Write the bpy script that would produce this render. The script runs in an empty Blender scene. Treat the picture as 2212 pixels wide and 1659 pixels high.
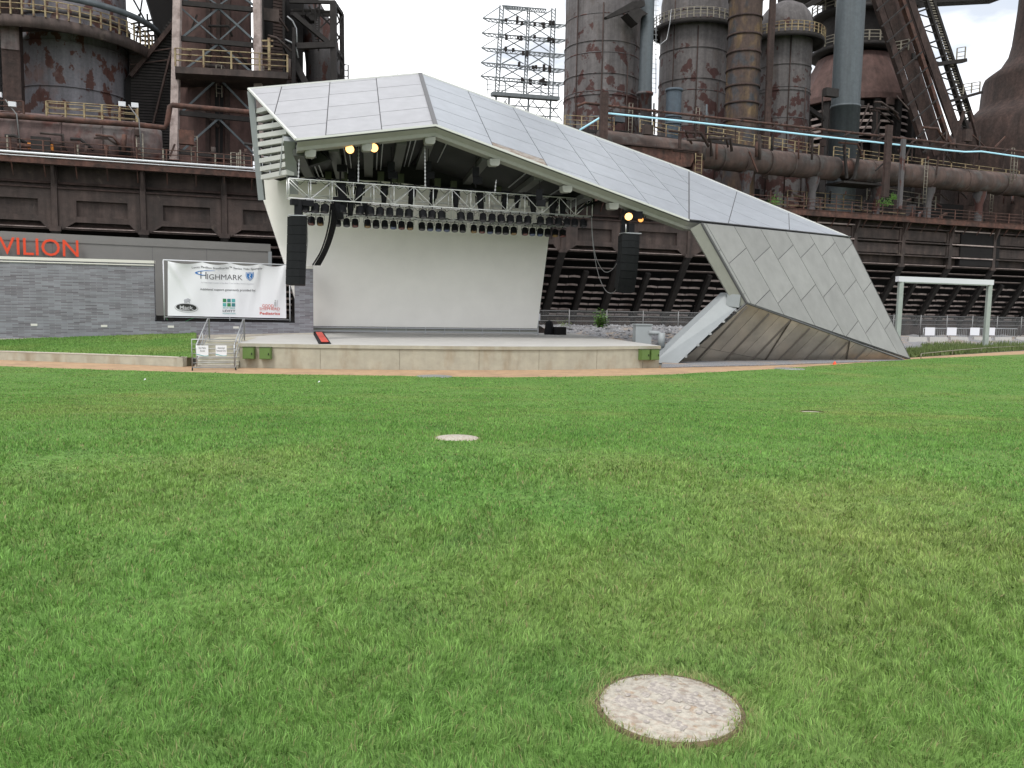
import bpy, bmesh, math, random
import numpy as np
from mathutils import Vector, Matrix, noise
V = Vector
random.seed(7); rng = np.random.default_rng(7)
sc = bpy.context.scene
COL = sc.collection
R = math.radians
# ------------------------------------------------------------------ camera
EYE = V((0, 0, 3.08)); PITCH = R(5.486); ROLL = R(1.0); FPX = 1790.0; CX, CY = 1106.0, 829.5
Fw = V((0, math.cos(PITCH), -math.sin(PITCH)))
R0_ = V((1, 0, 0)); U0_ = V((0, math.sin(PITCH), math.cos(PITCH)))
Rt = R0_*math.cos(ROLL) + U0_*math.sin(ROLL)
Up = U0_*math.cos(ROLL) - R0_*math.sin(ROLL)
cam = bpy.data.cameras.new('camera'); co = bpy.data.objects.new('camera', cam); COL.objects.link(co)
cam.sensor_width = 36; cam.lens = 36*FPX/2212; cam.clip_start = 0.1; cam.clip_end = 3000
m = Matrix((Rt, Up, -Fw)).transposed().to_4x4(); m.translation = EYE
co.matrix_world = m
sc.camera = co
sc.render.resolution_x = 1024; sc.render.resolution_y = 768
# ------------------------------------------------------------------ sky, sun, exposure
W = bpy.data.worlds.new('World'); sc.world = W; W.use_nodes = True
nt = W.node_tree; nt.nodes.clear()
SUN_EL, SUN_AZ = 58, 205          # azimuth clockwise from +Y
out = nt.nodes.new('ShaderNodeOutputWorld'); bg = nt.nodes.new('ShaderNodeBackground')
sky = nt.nodes.new('ShaderNodeTexSky'); sky.sky_type = 'NISHITA'; sky.sun_disc = False
sky.sun_elevation = R(SUN_EL); sky.sun_rotation = R(SUN_AZ)
tc = nt.nodes.new('ShaderNodeTexCoord'); mp = nt.nodes.new('ShaderNodeMapping'); mp.inputs['Scale'].default_value = (1.6, 1.6, 4.5)
mp.inputs['Location'].default_value = (0.35, 0.1, 0.2)
nz = nt.nodes.new('ShaderNodeTexNoise'); nz.inputs['Scale'].default_value = 1.5; nz.inputs['Detail'].default_value = 7; nz.inputs['Roughness'].default_value = 0.55
cr = nt.nodes.new('ShaderNodeValToRGB'); cr.color_ramp.elements[0].position = 0.30; cr.color_ramp.elements[1].position = 0.50
cr.color_ramp.elements[0].color = (.72, .72, .72, 1); cr.color_ramp.elements[1].color = (1, 1, 1, 1)
cr2 = nt.nodes.new('ShaderNodeValToRGB'); cr2.color_ramp.elements[0].position = 0.40; cr2.color_ramp.elements[1].position = 0.60
cr2.color_ramp.elements[0].color = (4.1, 4.35, 4.75, 1); cr2.color_ramp.elements[1].color = (9.8, 9.8, 9.8, 1)
nz2 = nt.nodes.new('ShaderNodeTexNoise'); nz2.inputs['Scale'].default_value = 3.0; nz2.inputs['Detail'].default_value = 6
mx = nt.nodes.new('ShaderNodeMixRGB')
L = nt.links.new
L(tc.outputs['Generated'], mp.inputs['Vector']); L(mp.outputs['Vector'], nz.inputs['Vector']); L(mp.outputs['Vector'], nz2.inputs['Vector'])
L(nz.outputs['Fac'], cr.inputs['Fac']); L(nz2.outputs['Fac'], cr2.inputs['Fac'])
L(cr.outputs['Color'], mx.inputs['Fac']); L(sky.outputs['Color'], mx.inputs['Color1']); L(cr2.outputs['Color'], mx.inputs['Color2'])
L(mx.outputs['Color'], bg.inputs['Color']); bg.inputs['Strength'].default_value = 0.10; L(bg.outputs['Background'], out.inputs['Surface'])
sd = bpy.data.lights.new('sun', 'SUN'); sd.energy = 1.1; sd.angle = R(14); sd.color = (1, .97, .92)
so = bpy.data.objects.new('sun', sd); COL.objects.link(so)
az = R(SUN_AZ); el = R(SUN_EL)
sdir = V((math.sin(az)*math.cos(el), math.cos(az)*math.cos(el), math.sin(el)))
so.rotation_euler = sdir.to_track_quat('Z', 'Y').to_euler(); so.location = (0, -20, 60)
sc.view_settings.view_transform = 'Standard'; sc.view_settings.look = 'None'; sc.view_settings.gamma = 1
sc.view_settings.exposure = 1.04
sc.render.engine = 'CYCLES'
sc.render.filter_size = 1.6
sc.cycles.max_bounces = 6
# ------------------------------------------------------------------ placement: pixel of a 2212x1659 view -> world point
def ray(x, y): return Fw + Rt*((x-CX)/FPX) - Up*((y-CY)/FPX)
def dY(x, y, Y): d = ray(x, y); return EYE + d*(Y/d.y)
def gz(x, y, z): d = ray(x, y); return EYE + d*((z-EYE.z)/d.z)
def pl(x, y, P, n): d = ray(x, y); return EYE + d*((P-EYE).dot(n)/d.dot(n))
# frame of the old plant: u along the trestle, v behind its face, z up
TH = R(20.9); O_ = V((-38.3, 62, 0)); E_ = V((math.cos(TH), math.sin(TH), 0)); N_ = V((-math.sin(TH), math.cos(TH), 0)); Z_ = V((0, 0, 1))
def Wf(u, v, z): return O_ + E_*u + N_*v + Z_*z
def wp(px, py, v): return pl(px, py, O_+N_*v, N_)
def uz(px, py, v): p = wp(px, py, v); return (p-O_).dot(E_), p.z
def uo(px, v=0): return uz(px, 650, v)[0]
def zo(px, py, v=0): return uz(px, py, v)[1]
def mpp(px, v): return (wp(px, 600, v)-EYE).dot(Fw)/FPX      # metres per picture unit there
# ------------------------------------------------------------------ materials
def mat(name, c, rough=.7, metal=0., noise_s=None, amt=.25, bump=0., bump_s=None, stretch=(1,1,1), c2=None, thr=(.45,.6), scale2=1.0, streak=0, tint=False, spec=.4, c3=None, thr3=(.5,.62), scale3=.6, det=6, coord='Object', zf=None):
    M = bpy.data.materials.new(name); M.use_nodes = True
    t = M.node_tree; b = t.nodes['Principled BSDF']; l = t.links.new; N = t.nodes.new
    b.inputs['Roughness'].default_value = rough; b.inputs['Metallic'].default_value = metal; b.inputs['Specular IOR Level'].default_value = spec
    tcn = N('ShaderNodeTexCoord'); cur = None
    def nse(s, d=det, st=(1,1,1), r=.6):
        mpn = N('ShaderNodeMapping'); mpn.inputs['Scale'].default_value = st
        l(tcn.outputs[coord], mpn.inputs['Vector'])
        n = N('ShaderNodeTexNoise'); n.inputs['Scale'].default_value = s; n.inputs['Detail'].default_value = d; n.inputs['Roughness'].default_value = r
        l(mpn.outputs['Vector'], n.inputs['Vector']); return n
    rgb = N('ShaderNodeRGB'); rgb.outputs[0].default_value = (*c, 1); cur = rgb.outputs[0]
    def mixin(col, n, th, zz=None):
        nonlocal cur
        r = N('ShaderNodeValToRGB'); r.color_ramp.elements[0].position = th[0]; r.color_ramp.elements[1].position = th[1]
        if zz:
            sx = N('ShaderNodeSeparateXYZ'); l(tcn.outputs[coord], sx.inputs[0]); mr = N('ShaderNodeMapRange'); mr.inputs['From Min'].default_value = zz[0]; mr.inputs['From Max'].default_value = zz[1]; mr.inputs['To Min'].default_value = zz[2]; mr.inputs['To Max'].default_value = zz[3]; l(sx.outputs['Z'], mr.inputs['Value'])
            ad = N('ShaderNodeMath'); ad.operation = 'ADD'; l(n.outputs['Fac'], ad.inputs[0]); l(mr.outputs['Result'], ad.inputs[1]); l(ad.outputs[0], r.inputs['Fac'])
        else: l(n.outputs['Fac'], r.inputs['Fac'])
        mm = N('ShaderNodeMixRGB'); l(r.outputs['Color'], mm.inputs['Fac']); l(cur, mm.inputs['Color1']); mm.inputs['Color2'].default_value = (*col, 1); cur = mm.outputs['Color']
    if c2: mixin(c2, nse(scale2, st=stretch), thr, zf)
    if c3: mixin(c3, nse(scale3, st=(1,1,.8)), thr3)
    if streak:
        n = nse(1.6, 4, (1, 1, .06)); hs = N('ShaderNodeMapRange'); hs.inputs['From Min'].default_value = .3; hs.inputs['From Max'].default_value = .7; hs.inputs['To Min'].default_value = 1-streak; hs.inputs['To Max'].default_value = 1+streak*.6
        l(n.outputs['Fac'], hs.inputs['Value'])
        mm = N('ShaderNodeVectorMath'); mm.operation = 'SCALE'; l(cur, mm.inputs[0]); l(hs.outputs['Result'], mm.inputs['Scale']); cur = mm.outputs['Vector']
    if noise_s:
        n = nse(noise_s, 5); hs = N('ShaderNodeMapRange'); hs.inputs['From Min'].default_value = .3; hs.inputs['From Max'].default_value = .7; hs.inputs['To Min'].default_value = 1-amt; hs.inputs['To Max'].default_value = 1+amt
        l(n.outputs['Fac'], hs.inputs['Value'])
        mm = N('ShaderNodeVectorMath'); mm.operation = 'SCALE'; l(cur, mm.inputs[0]); l(hs.outputs['Result'], mm.inputs['Scale']); cur = mm.outputs['Vector']
    if tint:
        a = N('ShaderNodeAttribute'); a.attribute_name = 'tint'
        mm = N('ShaderNodeVectorMath'); mm.operation = 'SCALE'; l(cur, mm.inputs[0]); l(a.outputs['Fac'], mm.inputs['Scale']); cur = mm.outputs['Vector']
    l(cur, b.inputs['Base Color'])
    if bump:
        n = nse(bump_s or 8, 5); bn = N('ShaderNodeBump'); bn.inputs['Strength'].default_value = bump; bn.inputs['Distance'].default_value = .05
        l(n.outputs['Fac'], bn.inputs['Height']); l(bn.outputs['Normal'], b.inputs['Normal'])
    return M
def emis(name, c, s):
    M = bpy.data.materials.new(name); M.use_nodes = True; t = M.node_tree; b = t.nodes['Principled BSDF']
    b.inputs['Base Color'].default_value = (*c, 1); b.inputs['Emission Color'].default_value = (*c, 1); b.inputs['Emission Strength'].default_value = s; return M
M = {}
M['stove'] = mat('peeling_grey_paint', (.115,.105,.105), .75, 0, 3, .18, .3, 10, (1,1,.9), (.055,.022,.019), (.545,.575), .7, zf=(12.5,22,.07,-.09), streak=.35, c3=(.075,.055,.045), thr3=(.55,.75), scale3=.35)
M['stove2'] = mat('rusty_grey_paint', (.095,.088,.09), .75, 0, 6, .15, .3, 10, (1.4,1.4,.7), (.078,.033,.027), (.525,.56), .6, streak=.3)
M['pinkshell'] = mat('pinkish_rusted_shell', (.12,.08,.075), .8, 0, 3, .2, .3, 8, (1,1,.6), (.15,.13,.125), (.5,.62), .5, streak=.35, c3=(.09,.035,.028), thr3=(.55,.66), scale3=.8)
M['conerust'] = mat('brown_cone_plate', (.095,.055,.048), .85, 0, 2, .2, .3, 8, (1,1,.5), (.06,.035,.03), (.45,.7), .5, streak=.3)
M['rust'] = mat('dark_rust', (.055,.034,.029), .9, 0, 3, .35, .4, 8, (1,1,.6), (.035,.024,.021), (.4,.65), .6, streak=.4)
M['rustred'] = mat('red_rust', (.10,.048,.036), .9, 0, 3, .35, .4, 8, (1,1,1), (.05,.032,.026), (.4,.65), .9, streak=.3)
M['panel'] = mat('brown_steel_plate', (.068,.049,.043), .85, 0, 2, .2, .4, 6, (1,1,.5), (.038,.030,.027), (.42,.62), .5, streak=.4, c3=(.11,.085,.07), thr3=(.62,.72), scale3=1.1)
M['darkst'] = mat('blackened_steel', (.022,.019,.018), .85, 0, 2, .3, .3, 8)
M['black'] = mat('flat_black', (.008,.007,.007), .95, 0, 2, .2)  # even near-black for back walls, bays, slots and black hulls
M['browncol'] = mat('brown_mottled_column', (.07,.048,.04), .85, 0, 3, .2, .3, 8, (1,1,.4), (.15,.10,.05), (.5,.66), .7, streak=.4, c3=(.05,.05,.055), thr3=(.52,.62), scale3=.5)
M['greypipe'] = mat('grey_pipe_paint', (.085,.10,.11), .6, .1, 3, .12, .1, 8, streak=.25)
M['bluegrey'] = mat('blue_grey_pipe', (.06,.08,.10), .6, .1, 3, .15, .1, 8, streak=.25)
M['mainpipe'] = mat('rusted_main_pipe', (.115,.078,.067), .85, 0, 2, .2, .3, 8, (1,1,1), (.055,.042,.038), (.45,.65), .5, streak=.3, c3=(.10,.09,.085), thr3=(.5,.65), scale3=.9)
M['yellow'] = mat('faded_yellow_rail', (.27,.215,.12), .7, 0, 5, .3, c2=(.13,.075,.045), thr=(.5,.6), scale2=2.5)
M['palerail'] = mat('pale_rail', (.22,.20,.16), .7, 0, 5, .3)
M['tank2'] = mat('worn_silver_tank', (.155,.15,.165), .7, 0, 5, .15, .3, 9, (1.1,1.1,.7), (.085,.035,.027), (.53,.56), .8, streak=.3, c3=(.17,.12,.115), thr3=(.56,.68), scale3=.3)
M['latt'] = mat('weathered_green_steel', (.19,.21,.22), .8, 0, 2, .2)
M['slat'] = mat('grey_pink_slat', (.34,.28,.26), .9, 0, 3, .25, .3, 10, c2=(.15,.11,.10), thr=(.5,.7), scale2=.7)
M['tubelight'] = emis('cool_light_tube', (.32,.56,.66), .24)
M['tubewhite'] = mat('white_tray', (.72,.74,.76), .4, .2)
M['roof'] = mat('pale_aluminium_panel', (.345,.345,.36), .42, .35, 1.2, .06, .12, 1.3, streak=.05, tint=True)
M['roofb'] = mat('bluish_aluminium_panel', (.325,.345,.375), .42, .35, 1.2, .06, .12, 1.3, streak=.05, tint=True)
M['roofdirty'] = mat('stained_panel', (.27,.245,.215), .6, .1, 3, .1, 0, 3, (1,.6,3), (.17,.12,.085), (.46,.6), 1.6)
M['roofgrey'] = mat('grey_metal_shingle', (.235,.235,.22), .42, .45, 1.2, .08, .12, 1.3, streak=.07, tint=True)
M['roofmesh'] = mat('bronze_grey_perforated_metal', (.42,.38,.33), .32, .45, .45, .35, .05, 4, tint=True)
M['lowrib'] = mat('dark_bronze_rib', (.13,.115,.10), .5, .4)
M['trim'] = mat('white_edge_trim', (.60,.61,.57), .4, .2)
M['seam'] = mat('dark_seam', (.13,.13,.135), .7, .3)
M['fascia'] = mat('olive_grey_fascia', (.26,.265,.235), .6, 0, 2, .06)
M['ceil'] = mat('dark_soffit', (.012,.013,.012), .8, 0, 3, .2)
M['rib'] = mat('grey_soffit_rib', (.065,.068,.062), .6)
M['screen'] = mat('off_white_screen', (.90,.875,.83), .9, 0, .8, .03)
M['leg'] = mat('light_grey_painted_steel', (.27,.29,.30), .55, 0, 2, .04)
M['conc'] = mat('tan_concrete', (.38,.36,.29), .9, 0, 2.5, .10, .15, 30, (1,1,.35), (.29,.24,.17), (.5,.72), .9, streak=.08)
M['conc2'] = mat('grey_stage_concrete', (.40,.39,.37), .85, 0, 1.2, .07, .1, 30)
M['kerb'] = mat('kerb_concrete', (.45,.41,.35), .9, 0, 3, .1, .15, 30)
M['path'] = mat('tan_stabilised_path', (.37,.245,.145), .95, 0, 2.5, .14, .3, 50, c2=(.27,.18,.11), thr=(.45,.7), scale2=.6)
M['fasc_wall'] = mat('grey_panel_wall', (.20,.195,.185), .7, 0, .8, .06)
M['coping'] = mat('pale_coping', (.62,.60,.56), .6)
M['orange'] = mat('orange_red_letter', (.75,.07,.02), .5)
M['alu'] = mat('truss_aluminium', (.74,.74,.74), .35, .4, spec=.5)
M['blk'] = mat('matt_black_fixture', (.010,.010,.012), .7, spec=.15)
M['blk2'] = mat('black_speaker_grille', (.010,.011,.012), .75, 0, 30, .3, spec=.15)
M['chain'] = mat('galvanised_chain', (.5,.5,.5), .4, .7)
M['lamp'] = emis('lit_lamp', (1, .52, .17), 1.5)
M['lampdim'] = emis('dim_amber_lamp', (1, .40, .10), .6)
for k, c in dict(gelr=(.12,.025,.015), gela=(.22,.13,.03), gelb=(.07,.10,.19), gelk=(.03,.03,.035)).items(): M[k] = mat(k, c, .25)
M['green'] = mat('green_box_paint', (.10,.17,.045), .5, 0, 3, .08)
M['greend'] = mat('dull_green_casing', (.07,.085,.045), .6)
M['white'] = mat('white_vinyl', (.74,.74,.78), .6)
M['whitep'] = mat('white_painted_metal', (.62,.63,.66), .5)
M['galv'] = mat('galvanised_steel', (.36,.37,.38), .4, .6)
M['greyt'] = mat('grey_print', (.12,.12,.13), .7)
M['lgrey'] = mat('light_grey_print', (.38,.38,.42), .7)
M['bluep'] = mat('blue_print', (.03,.16,.45), .6)
M['blackp'] = mat('black_print', (.02,.02,.02), .5)
M['silverp'] = mat('silver_print', (.45,.45,.47), .5)
M['tealp'] = mat('teal_print', (.10,.36,.36), .6)
M['teald'] = mat('dark_teal_print', (.05,.20,.22), .6)
M['greenp'] = mat('green_print', (.03,.20,.07), .6)
M['redp'] = mat('red_print', (.55,.05,.03), .6)
M['red'] = mat('red_ramp', (.55,.06,.04), .5)
M['gravel'] = mat('grey_gravel', (.20,.20,.21), .95, 0, 14, .5, .6, 25, c2=(.30,.24,.19), thr=(.5,.65), scale2=.5)
M['stone'] = mat('grey_stone', (.24,.24,.25), .9, 0, 2, .5)
M['asphalt'] = mat('dark_asphalt', (.06,.06,.065), .9, 0, 8, .2)
M['ground'] = mat('bare_grey_ground', (.13,.12,.10), .95, 0, .5, .3, .3, 5)
M['leafy'] = mat('bright_leaves', (.10,.22,.035), .6, 0, 3, .35)
M['weed'] = mat('weed_leaves', (.10,.14,.04), .7, 0, 2, .4)
M['stem'] = mat('woody_stem', (.09,.07,.045), .9)
M['wire'] = mat('galvanised_wire', (.20,.20,.20), .5, .5)
M['greenst'] = mat('pale_green_steel', (.30,.34,.31), .6, 0, 3, .1)
M['amber'] = mat('orange_cloth', (.7,.25,.04), .7)
def fence_mat():
    Mt = bpy.data.materials.new('chain_link_mesh'); Mt.use_nodes = True; t = Mt.node_tree; l = t.links.new
    b = t.nodes['Principled BSDF']; b.inputs['Base Color'].default_value = (.22,.22,.22,1); b.inputs['Metallic'].default_value = .4
    tr = t.nodes.new('ShaderNodeBsdfTransparent'); ms = t.nodes.new('ShaderNodeMixShader'); ms.inputs['Fac'].default_value = .24
    l(tr.outputs[0], ms.inputs[1]); l(b.outputs[0], ms.inputs[2]); l(ms.outputs[0], t.nodes['Material Output'].inputs['Surface']); return Mt
M['link'] = fence_mat()
def brick_mat():
    Mt = bpy.data.materials.new('grey_long_brick'); Mt.use_nodes = True; t = Mt.node_tree; l = t.links.new; b = t.nodes['Principled BSDF']
    uv = t.nodes.new('ShaderNodeTexCoord'); br = t.nodes.new('ShaderNodeTexBrick')
    br.inputs['Scale'].default_value = 1.0; br.inputs['Brick Width'].default_value = .60; br.inputs['Row Height'].default_value = .078; br.inputs['Mortar Size'].default_value = .007
    br.inputs['Color1'].default_value = (.20,.205,.23,1); br.inputs['Color2'].default_value = (.085,.072,.085,1); br.inputs['Mortar'].default_value = (.26,.26,.28,1); br.inputs['Bias'].default_value = -.15
    l(uv.outputs['UV'], br.inputs['Vector'])
    n = t.nodes.new('ShaderNodeTexNoise'); n.inputs['Scale'].default_value = 1.2; l(uv.outputs['UV'], n.inputs['Vector'])
    mr = t.nodes.new('ShaderNodeMapRange'); mr.inputs['To Min'].default_value = .8; mr.inputs['To Max'].default_value = 1.25; l(n.outputs['Fac'], mr.inputs['Value'])
    s = t.nodes.new('ShaderNodeVectorMath'); s.operation = 'SCALE'; l(br.outputs['Color'], s.inputs[0]); l(mr.outputs['Result'], s.inputs['Scale']); l(s.outputs['Vector'], b.inputs['Base Color'])
    bp = t.nodes.new('ShaderNodeBump'); bp.inputs['Strength'].default_value = .5; bp.inputs['Distance'].default_value = .01; bp.invert = True; l(br.outputs['Fac'], bp.inputs['Height']); l(bp.outputs['Normal'], b.inputs['Normal'])
    b.inputs['Roughness'].default_value = .75; return Mt
M['brick'] = brick_mat()
M['discgrey'] = mat('worn_grey_marking', (.29,.26,.235), .85, 0, 25, .2, .3, 60, c2=(.41,.37,.32), thr=(.47,.56), scale2=38)
M['soil'] = mat('brown_soil', (.13,.10,.055), .95, 0, 30, .4, .5, 60)
def disc_mat():
    return mat('worn_white_paint_on_concrete', (.43,.395,.335), .85, 0, 30, .25, .5, 60, (.7,1,1), (.34,.28,.23), (.50,.60), 24, c3=(.33,.25,.18), thr3=(.56,.66), scale3=16.0)
M['disc'] = disc_mat()
# ------------------------------------------------------------------ mesh collector
MW = {}
class MB:
    def __init__(s): s.v = []; s.f = []; s.sm = []; s.ti = []; s.ch = []
    def add(s, vs, fs, smooth=False, tint=1.0):
        o = len(s.v); s.ch.append((o, len(s.f))); s.v += [V(p) for p in vs]
        for f in fs: s.f.append([i+o for i in f]); s.sm.append(smooth); s.ti.append(tint)
        return s
    def ob(s, p, a, b, c, tint=1.0):          # box from a corner and three edge vectors
        p, a, b, c = V(p), V(a), V(b), V(c)
        vs = [p, p+a, p+a+b, p+b, p+c, p+a+c, p+a+b+c, p+b+c]
        fs = [(0,3,2,1),(4,5,6,7),(0,1,5,4),(1,2,6,5),(2,3,7,6),(3,0,4,7)]
        if a.cross(b).dot(c) < 0: fs = [f[::-1] for f in fs]
        return s.add(vs, fs, False, tint)
    def box(s, c, sx, sy, sz, rz=0, tint=1.0):
        ex = V((math.cos(rz), math.sin(rz), 0)); ey = V((-math.sin(rz), math.cos(rz), 0))
        return s.ob(V(c)-ex*sx/2-ey*sy/2-Z_*sz/2, ex*sx, ey*sy, Z_*sz, tint)
    def wb(s, u0, u1, v0, v1, z0, z1, tint=1.0):   # box in the plant frame
        return s.ob(Wf(u0, v0, z0), E_*(u1-u0), N_*(v1-v0), Z_*(z1-z0), tint)
    def bar(s, p, q, w, h=None, up=None, tint=1.0):
        p, q = V(p), V(q); h = h or w; d = q-p
        if d.length < 1e-6: return s
        up = V(up) if up else (Z_ if abs(d.normalized().z) < .95 else V((0,1,0)))
        a = d.cross(up).normalized()*w; b = a.cross(d).normalized()*h
        return s.ob(p-a/2-b/2, a, b, d, tint)
    def tube(s, pts, r, n=8, cap=True, smooth=True):
        pts = [V(p) for p in pts]; rs = r if isinstance(r, (list, tuple)) else [r]*len(pts)
        o = len(s.v); s.ch.append((o, len(s.f))); up = None; ringn = len(pts)
        for i, p in enumerate(pts):
            d = (pts[min(i+1, ringn-1)]-pts[max(i-1, 0)]).normalized()
            if up is None: up = V((0,0,1)) if abs(d.z) < .9 else V((1,0,0))
            a = d.cross(up).normalized(); b = a.cross(d).normalized(); up = b
            for k in range(n):
                t = 2*math.pi*k/n; s.v.append(p+(a*math.cos(t)+b*math.sin(t))*rs[i])
        for i in range(ringn-1):
            for k in range(n):
                s.f.append([o+i*n+k, o+i*n+(k+1) % n, o+(i+1)*n+(k+1) % n, o+(i+1)*n+k]); s.sm.append(smooth); s.ti.append(1.)
        if cap:
            s.f.append([o+k for k in range(n)][::-1]); s.f.append([o+(ringn-1)*n+k for k in range(n)]); s.sm += [False]*2; s.ti += [1.]*2
        return s
    def lathe(s, c, prof, n=32, a0=0, a1=2*math.pi, smooth=True):
        c = V(c); o = len(s.v); s.ch.append((o, len(s.f))); full = abs(a1-a0-2*math.pi) < 1e-6; m_ = n if full else n+1
        for r, z in prof:
            for k in range(m_):
                t = a0+(a1-a0)*k/n; s.v.append(V((c.x+r*math.cos(t), c.y+r*math.sin(t), c.z+z)))
        for i in range(len(prof)-1):
            for k in range(n):
                k2 = (k+1) % m_
                s.f.append([o+i*m_+k, o+i*m_+k2, o+(i+1)*m_+k2, o+(i+1)*m_+k]); s.sm.append(smooth); s.ti.append(1.)
        return s
    def prism(s, poly, t, tint=1.0):
        poly = [V(p) for p in poly]; t = V(t); n = len(poly)
        nrm = V((0,0,0))
        for i in range(n): nrm += (poly[i]-poly[0]).cross(poly[(i+1) % n]-poly[0])
        if nrm.dot(t) > 0: poly = poly[::-1]
        vs = poly+[p+t for p in poly]
        fs = [list(range(n)), list(range(n, 2*n))[::-1]]+[[i+n, (i+1) % n+n, (i+1) % n, i] for i in range(n)]
        return s.add(vs, fs, False, tint)
    def each(s, name, mt, parent=None, k=1, cap=100):      # every piece its own object
        ch = s.ch[::k]+[(len(s.v), len(s.f))]; o = None
        for i in range(len(ch)-1):
            (v0, f0), (v1, f1) = ch[i], ch[i+1]
            last = i == cap-1 and len(ch)-1 > cap
            if last: v1, f1 = len(s.v), len(s.f)
            q = MB(); q.v = s.v[v0:v1]; q.f = [[j-v0 for j in f] for f in s.f[f0:f1]]; q.sm = s.sm[f0:f1]; q.ti = s.ti[f0:f1]
            o = q.build(name, mt, parent)
            if last: o['kind'] = 'stuff'; break
        return o
    def build(s, name, mt, parent=None, world=True):
        root = parent
        while root is not None and root.parent is not None: root = root.parent
        inv = MW[root.name].inverted() if (root is not None and root.name in MW and world) else Matrix()
        me = bpy.data.meshes.new(name)
        me.from_pydata([inv @ p for p in s.v], [], s.f)
        me.polygons.foreach_set('use_smooth', s.sm)
        at = me.attributes.new('tint', 'FLOAT', 'FACE'); at.data.foreach_set('value', s.ti)
        uvl = me.uv_layers.new(name='uv'); me.update()
        uvs = np.zeros(len(me.loops)*2, np.float32)
        for p in me.polygons:
            n = p.normal; tz = abs(n.z) > .8
            if not tz:
                h = V((-n.y, n.x, 0)).normalized()
            for li in p.loop_indices:
                q = me.vertices[me.loops[li].vertex_index].co
                if tz: uvs[2*li] = q.x; uvs[2*li+1] = q.y
                else: uvs[2*li] = q.dot(h); uvs[2*li+1] = q.z
        uvl.data.foreach_set('uv', uvs)
        me.materials.append(M[mt] if isinstance(mt, str) else mt)
        o = bpy.data.objects.new(name, me); COL.objects.link(o)
        if parent is not None: o.parent = parent
        return o
def thing(name, label, cat, loc=(0,0,0), rz=0, group=None):
    o = bpy.data.objects.new(name, None); COL.objects.link(o); o.empty_display_size = .3
    o.location = loc; o.rotation_euler = (0, 0, rz); o['label'] = label; o['category'] = cat
    if group: o['group'] = group
    MW[o.name] = Matrix.Translation(V(loc)) @ Matrix.Rotation(rz, 4, 'Z')
    return o
def tag(o, label, cat, group=None):
    o['label'] = label; o['category'] = cat
    if group: o['group'] = group
    return o
def struct(o, kind='structure', label=None):
    o['kind'] = kind
    if label: o['label'] = label
    return o
def copy_thing(root, loc, rz=None, label=None, group=None):
    r = root.copy(); COL.objects.link(r); r.location = loc
    if rz is not None: r.rotation_euler = (0, 0, rz)
    if label: r['label'] = label
    if group: r['group'] = group
    for ch in root.children:
        c = ch.copy(); COL.objects.link(c); c.parent = r
        for g in ch.children:
            d = g.copy(); COL.objects.link(d); d.parent = c
    return r
def text_part(s, name, mt, parent, origin, xd, up, height, width=None, align='LEFT', depth=.01, bold=0.0, skew=0):
    cu = bpy.data.curves.new(name, 'FONT'); cu.body = s; cu.size = 1; cu.extrude = 0; cu.offset = bold; cu.resolution_u = 3
    to = bpy.data.objects.new(name, cu); COL.objects.link(to)
    bpy.context.view_layer.update()
    me = bpy.data.meshes.new_from_object(to.evaluated_get(bpy.context.evaluated_depsgraph_get()))
    COL.objects.unlink(to); bpy.data.objects.remove(to)
    vs = [v.co.copy() for v in me.vertices]; fs = [list(p.vertices) for p in me.polygons]
    x0 = min(v.x for v in vs); x1 = max(v.x for v in vs); y0 = 0; y1 = max(v.y for v in vs)
    sy = height/(y1-y0); sx = (width/(x1-x0)) if width else sy
    off = {'LEFT': 0, 'CENTER': -(x1-x0)*sx/2, 'RIGHT': -(x1-x0)*sx}[align]
    xd = V(xd).normalized(); up = V(up).normalized(); nn = xd.cross(up)
    mb = MB(); mb.add([V(origin)+xd*((v.x-x0)*sx+off+skew*v.y*sy)+up*v.y*sy+nn*depth for v in vs], fs)
    if depth > .05:
        # give the letters real thickness: side walls from boundary edges
        ec = {}
        for f in fs:
            for i in range(len(f)):
                a, b = f[i], f[(i+1) % len(f)]; ec[(min(a,b), max(a,b))] = ec.get((min(a,b), max(a,b)), 0)+1
        P = [v.copy() for v in mb.v]
        for (a, b), c in ec.items():
            if c == 1: mb.add([P[a], P[b], P[b]-nn*depth, P[a]-nn*depth], [(0,1,2,3)])
    return mb.build(name, mt, parent)
# ------------------------------------------------------------------ ground, path, lawn
def hy(y):
    xs = [-50, 0, 9, 15, 21, 28, 33, 200]; zs = [1.48, 1.48, 1.46, 1.02, .47, .12, 0.03, 0.03]
    return float(np.interp(y, xs, zs))
hk = np.array([np.mean([hy(yy+d) for d in np.linspace(-2.5, 2.5, 11)]) for yy in np.linspace(-20, 120, 561)])
def lawn_z(x, y): return np.interp(y, np.linspace(-20, 120, 561), hk)
mb = MB(); mb.add([(-900,-300,-.05),(900,-300,-.05),(900,1400,-.05),(-900,1400,-.05)], [(0,1,2,3)])
struct(mb.build('ground', 'ground'), label='bare grey ground under and beyond the site')
edge_px = [(-500,782),(-150,790),(0,792.5),(250,801),(553,809.5),(803,812.5),(960,815.5),(1106,816.6),(1250,815),(1427,811),(1659,799),(1984,776),(2212,766),(2500,751)]
EDG = [gz(x, y, 0) for x, y in edge_px]
ex_ = [p.x for p in EDG]; ey_ = [p.y for p in EDG]
def edge_y(x): return np.interp(x, ex_, ey_)
out_px = [(-500,766),(0,778),(410,792.5),(415,797),(515,797.5),(700,799.5),(960,803),(1200,801.5),(1427,794.5),(1500,792.5),(1659,791),(1966,777),(2212,761),(2500,747)]
OUTP = [gz(x, y, 0) for x, y in out_px]
mb = MB()
ins = [V((p.x, p.y-.6, .012)) for p in EDG]; ous = [V((p.x, p.y+1.2, .012)) for p in OUTP]
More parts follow.
